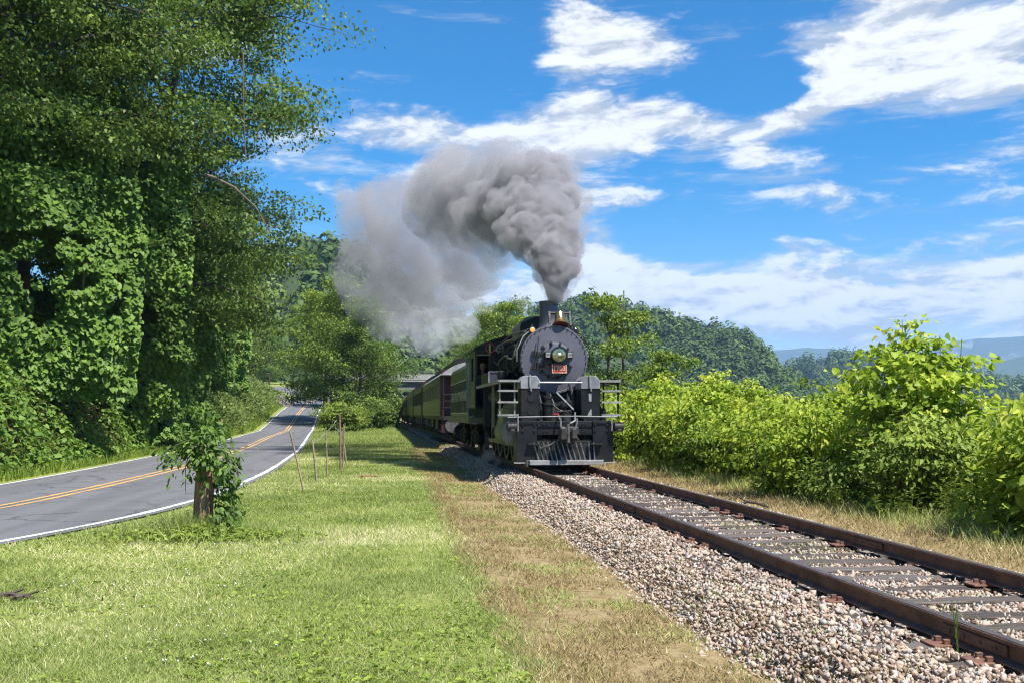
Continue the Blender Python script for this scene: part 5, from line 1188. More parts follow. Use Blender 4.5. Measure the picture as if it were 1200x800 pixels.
# rock outcrop at the end of the cut
rk = np.random.default_rng(12)
for i, (px, py, D, s) in enumerate([(331, 450, 150, 1.5), (327, 446, 153, 1.2), (335, 456, 148, 1.0)]):
    bm = bmesh.new(); bmesh.ops.create_icosphere(bm, subdivisions=3, radius=s)
    for v in bm.verts:
        q = v.co.copy(); v.co += q.normalized() * (mnoise.fractal(q * 1.6 + Vector((i * 5, 0, 0)), 0.8, 2.0, 4) * 0.35 * s); v.co.z *= 0.8
    me = bpy.data.meshes.new('boulder'); bm.to_mesh(me); bm.free()
    p_ = at(px, py, D)
    tag(link('boulder', me, pbr('grey_rock_%d' % i, (0.20, 0.18, 0.165), 0.9, color2=(0.10, 0.09, 0.08), bump=.6, bscale=6), loc=(p_[0], p_[1], float(H(p_[0], p_[1])) + .2)), ['largest grey rock in the cut bank by the road bend', 'upper grey rock in the cut bank by the road bend', 'lower grey rock in the cut bank by the road bend'][i], 'rock')

# ------------------------------------------------------------------ lawn grass, dry verge grass, clover
def grass(name, P, h, wid, lean, seed, mat, tint, label):
    r = np.random.default_rng(seed); n = len(P)
    az_ = r.random(n) * 6.283; w = np.stack([np.cos(az_), np.sin(az_), 0 * az_], -1) * (wid * r.uniform(.6, 1.3, n))[:, None]
    tip = np.stack([r.normal(size=n) * lean, r.normal(size=n) * lean, np.ones(n)], -1) * h[:, None]
    mid = tip * np.array([.35, .35, .6])
    V = np.stack([P - w, P + w, P + tip], 1)
    L = (np.arange(n)[:, None] * 3 + np.array([0, 1, 2])[None]).reshape(-1)
    o = link(name, npmesh(name, V.reshape(-1, 3), L, 3, attr=np.repeat(tint, 3)), mat); tag(o, label, 'grass', kind='stuff'); return o
GRASS = leafmat('grass_blades', (0.18, 0.24, 0.06), (0.45, 0.50, 0.155), (0.80, 0.71, 0.43), trans=0.25, rough=0.6, spec=0.2)
DRYG = leafmat('dry_grass_blades', (0.19, 0.145, 0.06), (0.40, 0.305, 0.155), (0.64, 0.51, 0.31), trans=0.2, rough=0.8, spec=0.1)
r = np.random.default_rng(15)
def scatter(n, y0, y1, pw, xa, xb):
    y = y0 + (y1 - y0) * r.random(n) ** pw; x = xa(y) + (xb(y) - xa(y)) * r.random(n); return x, y
x, y = scatter(420000, 5.5, 60, 2.1, lambda y: np.maximum(roadR(y) + 0.02, -0.36 * y - 0.6), lambda y: LAWN_E(y) + 0.15 * r.normal(size=len(y)))
clump = fbm2(x, y, 1.6, 51, 3); bare = fbm2(x, y, 0.9, 52, 3)
k = r.random(len(x)) < np.clip(1.6 - 1.9 * smooth01((bare - 0.52) / 0.2), 0.45, 1); x, y, clump = x[k], y[k], clump[k]
h = (0.014 + 0.034 * clump ** 2 + 0.014 * r.random(len(x))) * (1 + 0.02 * y) * np.where(r.random(len(x)) < .02, 2.0, 1) * (1 + 0.6 * smooth01((fbm2(x, y, 2.2, 57, 2) - .66) / .12))
tint = np.clip(0.34 + 1.3 * (fbm2(x, y, 0.4, 53, 3) - .5) + 0.6 * (fbm2(x, y, 2.5, 54, 2) - .5) + r.normal(.06, .26, len(x)) + .45 * (r.random(len(x)) < .10), 0, 1)
grass('lawn_grass', np.stack([x, y, H(x, y)], -1), h, 0.0030 * (1 + 0.07 * (y - 6)), 0.7, 16, GRASS, tint, 'short mown green grass between the road and the railway')
x, y = scatter(60000, 48, 150, 1.3, lambda y: roadR(y) + 0.1, lambda y: LAWN_E(y) + 0.1)
grass('lawn_grass', np.stack([x, y, H(x, y)], -1), 0.11 + .12 * r.random(len(x)), 0.018 * (1 + 0.012 * (y - 48)), 0.6, 116, GRASS, np.clip(0.28 + 0.5 * (fbm2(x, y, 0.15, 53, 3) - .5) + r.normal(.0, .18, len(x)), 0, 1), 'far part of the mown lawn toward the large roadside tree')
x, y = scatter(110000, 5.5, 50, 1.9, lambda y: LAWN_E(y) - 0.15, lambda y: BALL_L(y) + 0.55)
k = r.random(len(x)) < np.clip((fbm2(x, y, 1.8, 61, 3) - 0.30) * 3.2, 0.06, 1) * np.where(x > BALL_L(y) - .1, .4, 1); x, y = x[k], y[k]
h = (0.018 + 0.03 * r.random(len(x))) * (1 + 0.02 * y)
greenish = fbm2(x, y, 1.1, 62, 3) + .12 * r.normal(size=len(x))
g_ = (greenish > 0.575) & (x > LAWN_E(y) + .25)
Z_ = np.maximum(H(x, y), np.where(x > BALL_L(y), bedz(x, y), -1))
PP = np.stack([x, y, Z_], -1); ww = 0.004 * (1 + 0.05 * (y - 6))
grass('verge_grass', PP[~g_], h[~g_], ww[~g_], 0.9, 17, DRYG, np.clip(r.normal(.45, .25, (~g_).sum()), 0, 1), 'sparse dry brown grass on the strip beside the ballast')
grass('verge_grass', PP[g_], h[g_], ww[g_], 0.8, 18, GRASS, np.clip(r.normal(.45, .2, g_.sum()), 0, 1), 'short green grass patches on the brown strip beside the ballast')
x, y = scatter(80000, 7.5, 60, 1.6, lambda y: 6.25 + 0 * y, lambda y: 9.6 + 0 * y)
k = r.random(len(x)) < np.clip((x - 6.1) * 0.9, 0.05, 1); x, y = x[k], y[k]
h = (0.03 + 0.10 * r.random(len(x)) ** 2 * np.clip((x - 6.2) / 1.2, .2, 1.3)) * (1 + 0.015 * y)
g_ = (x + 1.1 * (fbm2(x, y, 0.8, 71, 3) - .5) + .3 * r.normal(size=len(x))) > 7.75
PP = np.stack([x, y, np.maximum(H(x, y), bedz(x, y))], -1); ww = 0.0045 * (1 + 0.05 * (y - 6))
grass('trackside_grass', PP[~g_], h[~g_], ww[~g_], 0.7, 19, DRYG, np.clip(r.normal(.55, .25, (~g_).sum()), 0, 1), 'dry straw coloured grass on the far side of the track')
grass('trackside_grass', PP[g_], h[g_] * 1.5, ww[g_], 0.5, 20, GRASS, np.clip(r.normal(.6, .22, g_.sum()), 0, 1), 'longer green grass at the foot of the hedge')
# weeds between the rails
x = r.uniform(3.65, 4.95, 9000); y = r.uniform(5, 23, 9000); k = fbm2(x, y, 0.9, 81, 3) > 0.66; x, y = x[k], y[k]
grass('track_weeds', np.stack([x, y, 0 * x + .225], -1), 0.02 + .022 * r.random(len(x)), 0.0035 + 0 * x, .9, 21, GRASS, np.clip(r.normal(.6, .25, len(x)), 0, 1), 'thin green weeds growing between the rails')
# clover heads and broad leaves in the lawn
x, y = scatter(9000, 6, 22, 1.6, lambda y: np.maximum(roadR(y) + 0.1, -0.36 * y), lambda y: LAWN_E(y) - .1)
k = fbm2(x, y, 0.8, 85, 3) > .5; x, y = x[k], y[k]; n = len(x)
me = leaves('broadleaf_weeds', np.stack([x, y, H(x, y) + .02 + .02 * r.random(n)], -1), unit(r.normal(size=(n, 3)) * np.array([1, 1, .2])), unit(np.array([0, 0, 1.0]) + r.normal(size=(n, 3)) * .3), .045 * r.uniform(.5, 1.3, n), LEAF_O, np.clip(r.normal(.6, .2, n), 0, 1))
tag(link('lawn_weeds', me, LF_LIGHT), 'small broad leaved weeds and clover in the lawn', 'weeds', kind='stuff')
x, y = scatter(420, 6, 13, 1.2, lambda y: np.maximum(roadR(y) + 0.3, -0.33 * y), lambda y: LAWN_E(y) - .2); k = fbm2(x, y, 0.7, 86, 2) > .52; x, y = x[k], y[k]
me = stones_mesh('clover', np.stack([x, y, H(x, y) + .055], -1), np.full(len(x), .013), 9, .95, 1.0)
tag(link('clover_flowers', me, pbr('clover_white', (0.62, 0.60, 0.52), .9)), 'tiny white clover heads scattered in the lawn', 'flowers', kind='stuff')

# ------------------------------------------------------------------ vine covered post with its weeds
pp = onz(237, 634)
post = empty('wooden_post', (pp[0], pp[1], float(H(pp[0], pp[1]))))
tag(post, 'weathered brown wooden post under a mop of climbing vine on the lawn', 'post')
mb = MB(); nseg = 14; V = []
rp_ = np.random.default_rng(2)
fl_ = rp_.normal(size=nseg) * 0.012
for j, z in enumerate((-0.1, 0.25, 0.6, 0.95, 1.2)):
    for i in range(nseg):
        a = 6.2832 * i / nseg; q = 0.135 + fl_[i] + rp_.normal() * .004 - .008 * j
        V.append((math.cos(a) * q + .01 * j, math.sin(a) * q, z + (rp_.normal() * .02 if j == 4 else 0)))
mb._q(V, [(j * nseg + i, j * nseg + (i + 1) % nseg, (j + 1) * nseg + (i + 1) % nseg, (j + 1) * nseg + i) for j in range(4) for i in range(nseg)] + [tuple(range(4 * nseg, 5 * nseg))])
m, t, out = newmat('split_post_wood')
P_ = t.obj(); g_n = t.noise(t.vmath('MULTIPLY', P_, (14, 14, 1.0)), 2.2, 6, .65)
c = t.ramp(g_n, [(.25, (.09, .05, .03)), (.5, (.30, .18, .11)), (.75, (.48, .33, .22))])
p = t.add('ShaderNodeBsdfPrincipled'); t.put(p.inputs['Base Color'], c); p.inputs['Roughness'].default_value = .9; t.put(p.inputs['Normal'], t.bump(g_n, .9, .05)); t.l.new(p.outputs[0], out.inputs[0])
mb.build('post_body', m, post)
vine = empty('climbing_vine', (pp[0], pp[1], float(H(pp[0], pp[1]))))
tag(vine, 'dark green leafy vine climbing over the wooden post', 'vine')
rv = np.random.default_rng(23); C = []; stm = MB()
for i in range(110):   # mop on top
    a = rv.random() * 6.28; q = abs(rv.normal()) * .19; C.append((math.cos(a) * q + .04, math.sin(a) * q, .20 * rv.normal() + 1.22 - q * .45))
for i in range(52): C.append((.20 + abs(rv.normal()) * .13, rv.normal() * .16, rv.uniform(.05, 1.1)))      # tail down its right side
for i in range(20): q = rv.random(); C.append((-.15 - .38 * q, rv.normal() * .12, 1.18 + .06 * rv.normal() - .14 * q * q))   # arm to the left
for i in range(20): C.append((.30 + .13 * rv.random(), rv.normal() * .1, rv.uniform(.0, .35)))
C = np.array(C); per = 9; n = len(C) * per
Pv = np.repeat(C, per, 0) + rv.normal(size=(n, 3)) * .055
ov = unit(Pv * np.array([1, 1, .2]) + np.array([0, 0, -.1])); dv = unit(ov * .5 + rv.normal(size=(n, 3)) * .45 + np.array([0, 0, -.7])); nv = unit(ov * .7 + np.array([0, -.2, .7]) + rv.normal(size=(n, 3)) * .35)
me = leaves('vine_leaves', Pv, dv, nv, .085 * rv.uniform(.55, 1.3, n), LEAF_O, np.clip(rv.normal(.45, .22, n), 0, 1)); link('vine_leaves', me, LF_VINE, vine)
for pts in ([(.16, 0, 0), (.2, .02, .5), (.14, -.03, 1.0), (.05, -.05, 1.3)], [(.0, -.14, 1.15), (-.2, -.1, 1.24), (-.42, -.05, 1.15), (-.55, 0, 1.04)], [(.1, -.13, 1.2), (.40, -.1, 1.0), (.46, -.05, .66)], [(-.14, -.1, 1.2), (-.21, -.14, .9), (-.2, -.13, .55)]): stm.tube(pts, .009, 5, r2=.004)
stm.build('vine_stems', VINE, vine)
# rank weeds and long grass round the post
nw_ = 5200; a = r.random(nw_) * 6.28; q = np.abs(r.normal(size=nw_)) * .62
x = pp[0] + np.cos(a) * q * 1.25 - .1; y = pp[1] + np.sin(a) * q * .8 - .15
grass('long_grass', np.stack([x, y, H(x, y)], -1), (.12 + .30 * r.random(nw_) ** 2) * np.exp(-q * .6), .008 + 0 * x, .5, 24, GRASS, np.clip(r.normal(.3, .2, nw_), 0, 1), 'long rank grass round the foot of the wooden post')
nw_ = 2600; a = r.random(nw_) * 6.28; q = np.abs(r.normal(size=nw_)) * .55
x = pp[0] + .05 + np.cos(a) * q * 1.2; y = pp[1] - .35 + np.sin(a) * q * .6
me = leaves('ground_ivy', np.stack([x, y, H(x, y) + .04 + .16 * r.random(nw_) * np.exp(-q)], -1), unit(r.normal(size=(nw_, 3)) * np.array([1, 1, .3])), unit(np.array([0, -.2, 1.0]) + r.normal(size=(nw_, 3)) * .4), .065 * r.uniform(.5, 1.3, nw_), LEAF_O, np.clip(r.normal(.55, .22, nw_), 0, 1))
tag(link('ground_ivy', me, LF_LIGHT), 'low leafy weeds spreading round the foot of the wooden post', 'weeds', kind='stuff')

# ------------------------------------------------------------------ garden stakes with twine
STAKE = pbr('weathered_stake', (0.36, 0.27, 0.19), .9, color2=(.22, .16, .11), scale=6, bump=.5)
STAKEP = pbr('pinkish_stake', (0.32, 0.17, 0.15), .9, color2=(.2, .12, .1), scale=6)
SW = 1.45
stk = [((356, 577), (340, 505), 'leaning brown stake at the start of the twine on the lawn', STAKE, .016), ((371, 567), (366, 515), 'short grey stake beside the leaning brown stake', STAKE, .018), ((383, 561), (382, 504), 'thin upright stake between the grey stake and the stake cluster', STAKE, .014),
       ((399, 553), (398, 484), 'tall pinkish stake of the cluster on the lawn', STAKEP, .02), ((402, 550), (403, 497), 'brown stake touching the tall pinkish stake', STAKE, .016), ((406, 545), (401, 504), 'short dark stake leaning in the cluster', STAKE, .017)]
tops = []
for (b, tp_, lab, mt, rr_) in stk:
    B = onz(*b, z=0.04); B[2] = float(H(B[0], B[1])); D = float((np.array(B) - np.array([0, 0, CZ])) @ FW); T = at(*tp_, D)
    mb = MB(); d_ = Vector(T - B); mb.tube([Vector(B) - d_ * .05, Vector(B) + d_ * .5 + Vector((.01, 0, 0)), Vector(T)], rr_ * SW, 5, r2=rr_ * SW * .85)
    tag(mb.build('stake', mt), lab, 'stake', 'stakes on the lawn'); tops.append(Vector(T))
tw = [tops[0]]
for a, b in zip(tops[:3], tops[1:4]):
    for q in (.25, .5, .75, 1.0): tw.append(a.lerp(b, q) + Vector((0, 0, -.10 * math.sin(math.pi * q))) if q < 1 else b.copy() + Vector((0, 0, -.05 if b != tops[3] else -.5)))
mb = MB(); mb.tube(tw, .006, 5); e = tw[-1]
for i in range(6):
    a = i * 1.05; mb.tube([e + Vector((.0, 0, -.0)), e + Vector((math.cos(a) * .07, .04, math.sin(a) * .07)), e + Vector((math.cos(a + .6) * .14, .02, math.sin(a + .4) * .16))], .006, 4)
tag(mb.build('twine', LGREY), 'pale twine strung and knotted between the stakes on the lawn', 'twine')
# small litter: dead branch pieces on the lawn, sticks by the rail, concrete-coloured rag
DW = pbr('dead_stick', (.07, .05, .04), .9)
for i, (px, py, l, lab) in enumerate([(8, 700, .34, 'dark broken branch lying in the grass near the road'), (26, 702, .2, 'short dark stick lying beside the broken branch'), (430, 560, .5, 'reddish dead twigs lying on the lawn beyond the stakes')]):
    q = onz(px, py, .05); mb = MB(); mb.tube([(-l / 2, 0, .02), (0, .05, .04), (l / 2, -.03, .03)], .028, 6, r2=.016); mb.tube([(0, .05, .04), (.1, .12, .07)], .012, 5); mb.tube([(-l * .3, .02, .03), (-l * .2, -.1, .06)], .012, 5)
    tag(mb.build('branch', DW if i < 2 else pbr('red_twigs', (.22, .09, .06), .9), loc=(q[0], q[1], float(H(q[0], q[1])))), lab, 'branch')
q = onz(882, 592, .05); mb = MB(); mb.tube([(-.28, 0, .04), (-.1, .03, .12), (.05, 0, .10), (.3, -.05, .02)], .03, 7, r2=.02); mb.tube([(-.1, .03, .12), (-.24, .02, .2)], .012, 5)
tag(mb.build('hose_piece', BLACKM, loc=(q[0], q[1], float(H(q[0], q[1])))), 'scrap of black hose lying beyond the far rail', 'debris')
q = onz(1121, 795, .1); mb = MB(); mb.tube([(0, 0, -.05), (.01, 0, .25), (-.01, .01, .52)], .004, 4, r2=.002); 
for z in (.12, .2, .3, .38): mb.tube([(0, 0, z), (.02, .01, z + .08), (.025, .01, z + .14)], .005, 4, r2=.001)
tag(mb.build('weed_stalk', LF_LIGHT, loc=(q[0], q[1], .04)), 'single thin weed stalk growing from the ballast near the rail joint', 'weed')
# fence post seen through a gap in the hedge
q = onz(990, 566, 0); mb = MB(); mb.cyl((0, 0, -.2), (0, 0, 1.5), .075, .07, n=12)
tag(mb.build('fence_post', pbr('tan_post_wood', (.36, .26, .16), .9, color2=(.24, .17, .11)), loc=(11.6, 21.6, float(H(11.6, 21.6)))), 'tan wooden post half hidden in the gap of the hedge', 'post')

# ------------------------------------------------------------------ road overpass beyond the train
ov = empty('overpass', (0, 0, 0)); tag(ov, 'concrete road overpass crossing the railway beyond the last coach', 'bridge')
CONC = pbr('concrete', (.33, .32, .30), .85, color2=(.24, .23, .21), scale=.8, bump=.3, bscale=5); DST = pbr('dark_girder', (.05, .055, .06), .7)
yb0 = 165.0
for nm_, bx_, mt in (('deck', (-9, 24, yb0, yb0 + 9, 6.75, 7.05), CONC), ('parapet', (-9, 24, yb0 - .05, yb0 + .25, 7.05, 7.95), CONC), ('girder', (-9, 24, yb0 + .4, yb0 + .8, 5.7, 6.75), DST), ('bearing_flange', (-9, 24, yb0 + .2, yb0 + 1.0, 5.58, 5.70), LGREY)):
    mb = MB(); mb.box(*bx_); mb.build(nm_, mt, ov)
for x in (-8.5, -1.2, 9.8, 23): mb = MB(); mb.box(x - .6, x + .6, yb0 + .6, yb0 + 8.4, -.5, 5.58); mb.build('pier', CONC, ov)
for i in range(24): mb = MB(); mb.box(-8.8 + i * 1.4 - .05, -8.8 + i * 1.4 + .05, yb0 + .05, yb0 + .12, 7.95, 8.5); mb.build('rail_post', STEEL, ov)
for z in (8.2, 8.45): mb = MB(); mb.box(-9, 24, yb0 + .0, yb0 + .05, z - .04, z + .04); mb.build('guard_rail', STEEL, ov)

# ------------------------------------------------------------------ river, hills with forest, blue mountains
m, t, out = newmat('river_water')
p = t.add('ShaderNodeBsdfPrincipled'); p.inputs['Base Color'].default_value = (.06, .085, .08, 1); p.inputs['Roughness'].default_value = .12
t.put(p.inputs['Normal'], t.bump(t.noise(t.vmath('MULTIPLY', t.pos(), (1, .4, 1)), 1.2, 4, .6), .25, .1)); t.l.new(p.outputs[0], out.inputs[0])
me = npmesh('river', [(13, -60, -3.6), (165, -60, -3.6), (165, 420, -3.6), (13, 420, -3.6)], [0, 1, 2, 3], 4)
tag(link('river', me, m), 'calm river behind the trackside hedge', 'river', kind='structure')

HILLM = pbr('forest_floor', (.03, .05, .016), .95, color2=(.04, .055, .02), scale=.05, world=True)
FARL = leafmat('far_forest_leaves', (.050, .086, .030), (.125, .185, .055), (.20, .26, .075), trans=.2, rough=.8, spec=.1)
def ridge(name, pts, D, depth, label, spacing, crown, seed, forest=True, step=None, rough=.12, mat=None, z0=-6):
    """pts: skyline (px, py) pairs turned into a ridge at distance D along the view, falling off in front and behind"""
    r = np.random.default_rng(seed); pxs = np.array([p[0] for p in pts], float); pys = np.array([p[1] for p in pts], float)
    nu = int((pxs[-1] - pxs[0]) / (step or 6)) + 2; u = np.linspace(pxs[0], pxs[-1], nu); top = np.interp(u, pxs, pys)
    nv = 17; V = np.zeros((nv, nu, 3))
    for j in range(nv):
        q = (j / (nv - 1) - .5) * 2
        for i in range(nu):
            P = at(u[i], 484, D + q * depth); zt = CZ + (484 - top[i]) * D / F
            f = (1 - abs(q) ** 1.6); V[j, i] = (P[0], P[1], z0 + (zt - z0) * f)
    V[..., 2] += (fbm2(V[..., 0], V[..., 1], 9.0 / D, seed, 5) - .5) * rough * (V[..., 2] - z0)
    id_ = np.arange(nv * nu).reshape(nv, nu); lp = np.stack([id_[:-1, :-1], id_[:-1, 1:], id_[1:, 1:], id_[1:, :-1]], -1).reshape(-1)
    o = link(name, npmesh(name, V.reshape(-1, 3), lp, 4, smooth=True), mat or HILLM); tag(o, label, 'hill', kind='structure')
    if not forest: return o
    pos = []
    A = V[: nv // 2 + 3]
    n = int(nu * step_area(V) / (spacing ** 2) / nu)
    jj = r.random(n) * (A.shape[0] - 1.001); ii = r.random(n) * (nu - 1.001); j0, i0 = jj.astype(int), ii.astype(int); fj, fi = (jj - j0)[:, None], (ii - i0)[:, None]
    C = (A[j0, i0] * (1 - fi) + A[j0, i0 + 1] * fi) * (1 - fj) + (A[j0 + 1, i0] * (1 - fi) + A[j0 + 1, i0 + 1] * fi) * fj
    per = 95; s = crown * r.uniform(.6, 1.3, n)
    q = r.normal(size=(n, per, 3)); q /= np.linalg.norm(q, axis=-1)[..., None]; q[..., 2] = np.abs(q[..., 2]) * 1.25 - .25
    rad = r.uniform(.6, 1.05, (n, per, 1)) * (1 + .25 * np.sin(q[..., :1] * 4 + r.random((n, 1, 1)) * 6))
    Pn = C[:, None] + q * rad * s[:, None, None] * np.array([.5, .5, .62]) + np.array([0, 0, .45]) * s[:, None, None]
    Pn = Pn.reshape(-1, 3); qq = q.reshape(-1, 3)
    sz = np.repeat(s, per) * r.uniform(.10, .19, n * per)
    me = leaves('crowns', Pn, unit(np.cross(qq, r.normal(size=qq.shape)) + np.array([0, 0, -.2])), unit(qq + np.array([0, 0, .5]) + r.normal(size=qq.shape) * .35), sz * 1.5, LEAF_S, np.clip(np.repeat(r.normal(.42, .2, n), per) + r.normal(0, .12, n * per), 0, 1))
    tag(link('forest', me, FARL), label.replace('hill', 'forest on the hill') if False else 'far trees covering the ' + label, 'forest', kind='stuff')
    return o
def step_area(V):
    w = np.linalg.norm(V[8, -1] - V[8, 0]); d_ = np.linalg.norm(V[8, 0] - V[0, 0]) * 1.3; return w * d_
ridge('hill', [(640, 400), (680, 380), (720, 372), (760, 380), (800, 392), (850, 400), (885, 415), (910, 440), (925, 452), (940, 466)], 760, 130, 'wooded hill beyond the locomotive', 8, 13, 201)
ridge('hill', [(890, 445), (930, 434), (960, 428), (1000, 422), (1040, 424), (1080, 436), (1120, 446), (1160, 452), (1220, 455), (1300, 452)], 1500, 200, 'low wooded rise behind the hedge', 22, 20, 202)
ridge('hill', [(150, 345), (230, 330), (300, 318), (340, 308), (380, 303), (420, 312), (470, 352), (520, 400), (560, 430), (600, 446)], 430, 120, 'wooded hill behind the bend of the road', 11, 12, 203)
ridge('hill', [(430, 425), (470, 402), (520, 390), (580, 385), (640, 372), (680, 360), (720, 380), (760, 420)], 700, 140, 'wooded hill beyond the overpass', 14, 13, 204)
MTN = pbr('mountain_forest', (.05, .075, .03), .95, color2=(.035, .055, .025), scale=.004, world=True, bump=.8, bscale=.03)
ridge('mountain', [(860, 425), (900, 414), (940, 409), (975, 408), (1000, 412), (1030, 410), (1060, 420), (1090, 412), (1120, 400), (1150, 396), (1200, 394), (1260, 386), (1330, 392), (1400, 410)], 7000, 1500, 'blue mountain range at the horizon', 1, 1, 205, forest=False, step=3, rough=.16, mat=MTN, z0=-20)
ridge('mountain', [(1100, 446), (1140, 432), (1170, 424), (1200, 417), (1240, 410), (1300, 405), (1380, 420)], 4500, 700, 'nearer spur of the blue mountains', 1, 1, 206, forest=False, step=3, rough=.16, mat=MTN, z0=-20)

# ------------------------------------------------------------------ smoke from the stack, steam, haze
def volume_mat(name, color, dens, near=None, aniso=0.2, nscale=.55, lo=.35, hi=.62):
    m, t, out = newmat(name)
    v = t.add('ShaderNodeVolumePrincipled'); v.inputs['Color'].default_value = (*color, 1); v.inputs['Anisotropy'].default_value = aniso
    P = t.pos(); n = t.noise(P, nscale, 7, .66, .9)
    dn = t.mapr(n, lo, hi, .05, 1.35)
    if near:
        y0, d0, y1, d1 = near; dn = t.math('MULTIPLY', dn, t.mapr(t.sep(P)[1], y0, y1, d0, d1, smooth=False))
    else: dn = t.math('MULTIPLY', dn, dens)
    t.put(v.inputs['Density'], dn); t.l.new(v.outputs[0], out.inputs['Volume'])
    return m
def ico(sub):
    bm = bmesh.new(); bmesh.ops.create_icosphere(bm, subdivisions=sub, radius=1.0); bm.verts.ensure_lookup_table()
    V = np.array([v.co[:] for v in bm.verts]); Fc = np.array([[v.index for v in f.verts] for f in bm.faces]); bm.free(); return V, Fc
ICO = {1: ico(1), 2: ico(2), 3: ico(3)}
def puffs(name, spec, mat, label, seed, voxel=.2, kids=9, cat='smoke', amp=.32, grand=0):
    """billows: big balls with smaller and smaller balls on them, merged into one closed skin"""
    r = np.random.default_rng(seed); Vs = []; Fs = []; nb = 0
    def lump(V):
        w = 0
        for k in range(5):
            a = r.normal(size=(3, 3)) * (1.1 + .8 * k); w = w + np.sin(V @ a + r.uniform(0, 6, 3)).sum(1) / (1.6 + k)
        return w * .22
    for (px, py, rad, D) in spec:
        c = at(px, py, D); R0 = rad * D / F
        items = [(c, R0 * .9, 3)]
        for k in range(kids):
            q = unit(r.normal(size=3)); s = R0 * r.uniform(.26, .48); cc = c + q * R0 * r.uniform(.68, .92); items.append((cc, s, 2))
            for g in range(grand):
                q2 = unit(r.normal(size=3) + q * .8); items.append((cc + q2 * s * r.uniform(.7, .95), s * r.uniform(.28, .5), 1))
        for (cc, rr_, sub) in items:
            V, Fc = ICO[sub]; Vs.append(V * (1 + amp * lump(V))[:, None] * rr_ + cc); Fs.append(Fc + nb); nb += len(V)
    me = npmesh(name, np.concatenate(Vs), np.concatenate(Fs), 3)
    o = link(name, me, mat); md = o.modifiers.new('remesh', 'REMESH'); md.mode = 'VOXEL'; md.voxel_size = voxel; md.use_smooth_shade = True
    tag(o, label, cat, kind='stuff'); return o
PL = [(651, 347, 12, 26.1), (651, 338, 15, 26.1), (653, 327, 20, 26.2), (656, 313, 25, 26.3), (646, 300, 28, 26.5), (630, 285, 27, 26.8), (655, 286, 29, 26.9), (612, 270, 28, 27.3), (645, 262, 32, 27.6), (620, 245, 32, 28), (660, 240, 26, 28.2), (640, 215, 30, 29), (600, 250, 30, 28.8), (655, 200, 20, 29.5), (610, 215, 32, 29.5), (578, 240, 30, 30), (630, 190, 18, 30), (560, 258, 28, 31), (545, 228, 32, 32), (585, 272, 24, 30), (525, 250, 30, 33.5), (570, 205, 26, 31.5), (505, 228, 28, 35)]
CORE = volume_mat('smoke_core', (.63, .615, .64), 1.0, (26, 7.0, 33, .7), nscale=2.0, lo=.36, hi=.60)
puffs('smoke', [(a, b, c_ * .80, d_) for a, b, c_, d_ in PL[:17]], CORE, 'dense grey core of smoke boiling up from the stack', 301, .08, 26, grand=3, amp=.34)
SOFT = volume_mat('smoke_billows', (.65, .635, .66), 1.0, (26, 2.6, 34, .75), nscale=2.3, lo=.40, hi=.60)
puffs('smoke', [(a, b, c_ * 1.06, d_) for a, b, c_, d_ in PL], SOFT, 'soft outer billows of grey smoke above the locomotive', 305, .09, 26, grand=3, amp=.42)
VEIL = volume_mat('drifting_smoke', (.66, .645, .67), 1.0, (30, .95, 46, .42), nscale=.85, lo=.36, hi=.62)
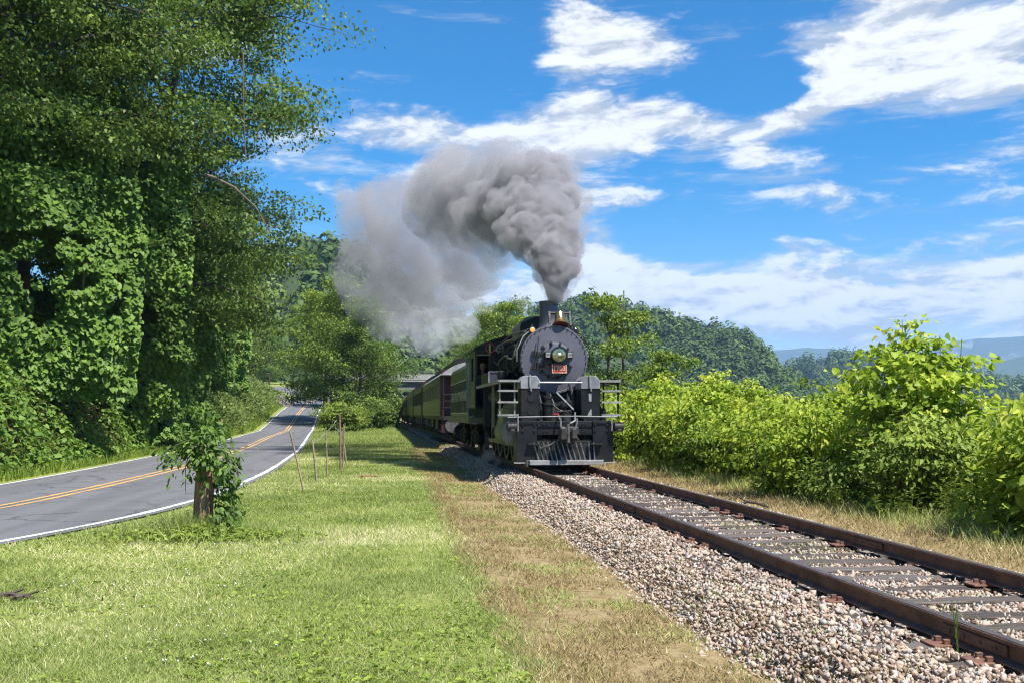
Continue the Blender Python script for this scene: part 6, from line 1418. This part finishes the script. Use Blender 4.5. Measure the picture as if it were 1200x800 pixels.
puffs('smoke', [(640, 225, 48, 30.5), (600, 225, 55, 31), (560, 225, 55, 33), (520, 240, 58, 36), (480, 255, 58, 40), (445, 268, 50, 44), (430, 305, 42, 47), (470, 318, 54, 44), (510, 305, 54, 40), (550, 285, 48, 36), (585, 275, 36, 33), (420, 345, 26, 48), (455, 365, 32, 48), (495, 355, 36, 46), (415, 240, 26, 47), (530, 200, 34, 35), (580, 192, 30, 32), (560, 318, 34, 36), (530, 340, 36, 40)], VEIL, 'drifting veil of grey smoke trailing back above the coaches', 304, .2, 16, grand=2, amp=.4)
STEAMM = volume_mat('white_steam', (.92, .92, .95), .42, None, nscale=.8, lo=.35, hi=.7)
puffs('steam', [(520, 345, 36, 44), (498, 375, 30, 48), (545, 325, 30, 40), (485, 405, 16, 52), (470, 385, 22, 52), (575, 320, 22, 36), (605, 345, 18, 34), (615, 358, 14, 33), (560, 345, 30, 38), (530, 370, 32, 43), (590, 325, 24, 34), (505, 400, 24, 50), (545, 385, 20, 44)], STEAMM, 'thin pale steam hanging below the smoke over the coaches', 302, .22, 7, 'steam')
puffs('steam', [(573, 533, 9, 26.5), (565, 538, 8, 26.8), (582, 540, 6, 26.2), (570, 524, 6, 27)], volume_mat('cylinder_steam', (.9, .9, .93), 1.1, None, nscale=2.5), 'small wisp of steam leaking beside the locomotive wheels', 303, .05, 6, 'steam')
# low clouds lying on the mountains
CLD = volume_mat('low_cloud', (.97, .97, 1.0), .010, None, nscale=.006, lo=.42, hi=.66)
for i, (spec, lab) in enumerate([([(985 + 12 * k, 417 - (k % 3) * 3, 7, 6200) for k in range(7)], 'low white cloud lying on the nearer end of the mountains'), ([(900 + 11 * k, 425 - (k % 2) * 4, 6, 6100) for k in range(5)], 'thin white cloud in the valley before the mountains'), ([(1085 + 10 * k, 424 - 4 * k, 7, 5900) for k in range(6)], 'white cloud wrapped round the mountain shoulder'), ([(1165 + 11 * k, 424 - 3 * k, 6, 5400) for k in range(6)], 'white cloud wisp on the nearer spur')]):
    puffs('low_cloud', spec, CLD, lab, 310 + i, 8, 8, 'cloud', amp=.6)

m, t, out = newmat('valley_haze')
v = t.add('ShaderNodeVolumePrincipled'); v.inputs['Color'].default_value = (.38, .61, 1.0, 1); v.inputs['Density'].default_value = 0.00011; v.inputs['Anisotropy'].default_value = 0.1
t.l.new(v.outputs[0], out.inputs['Volume'])
mb = MB(); mb.box(-9600, 9600, -6500, 10500, -60, 700)
hz = mb.build('haze', m, smooth=None); tag(hz, 'thin blue haze filling the valley', 'haze', kind='stuff')
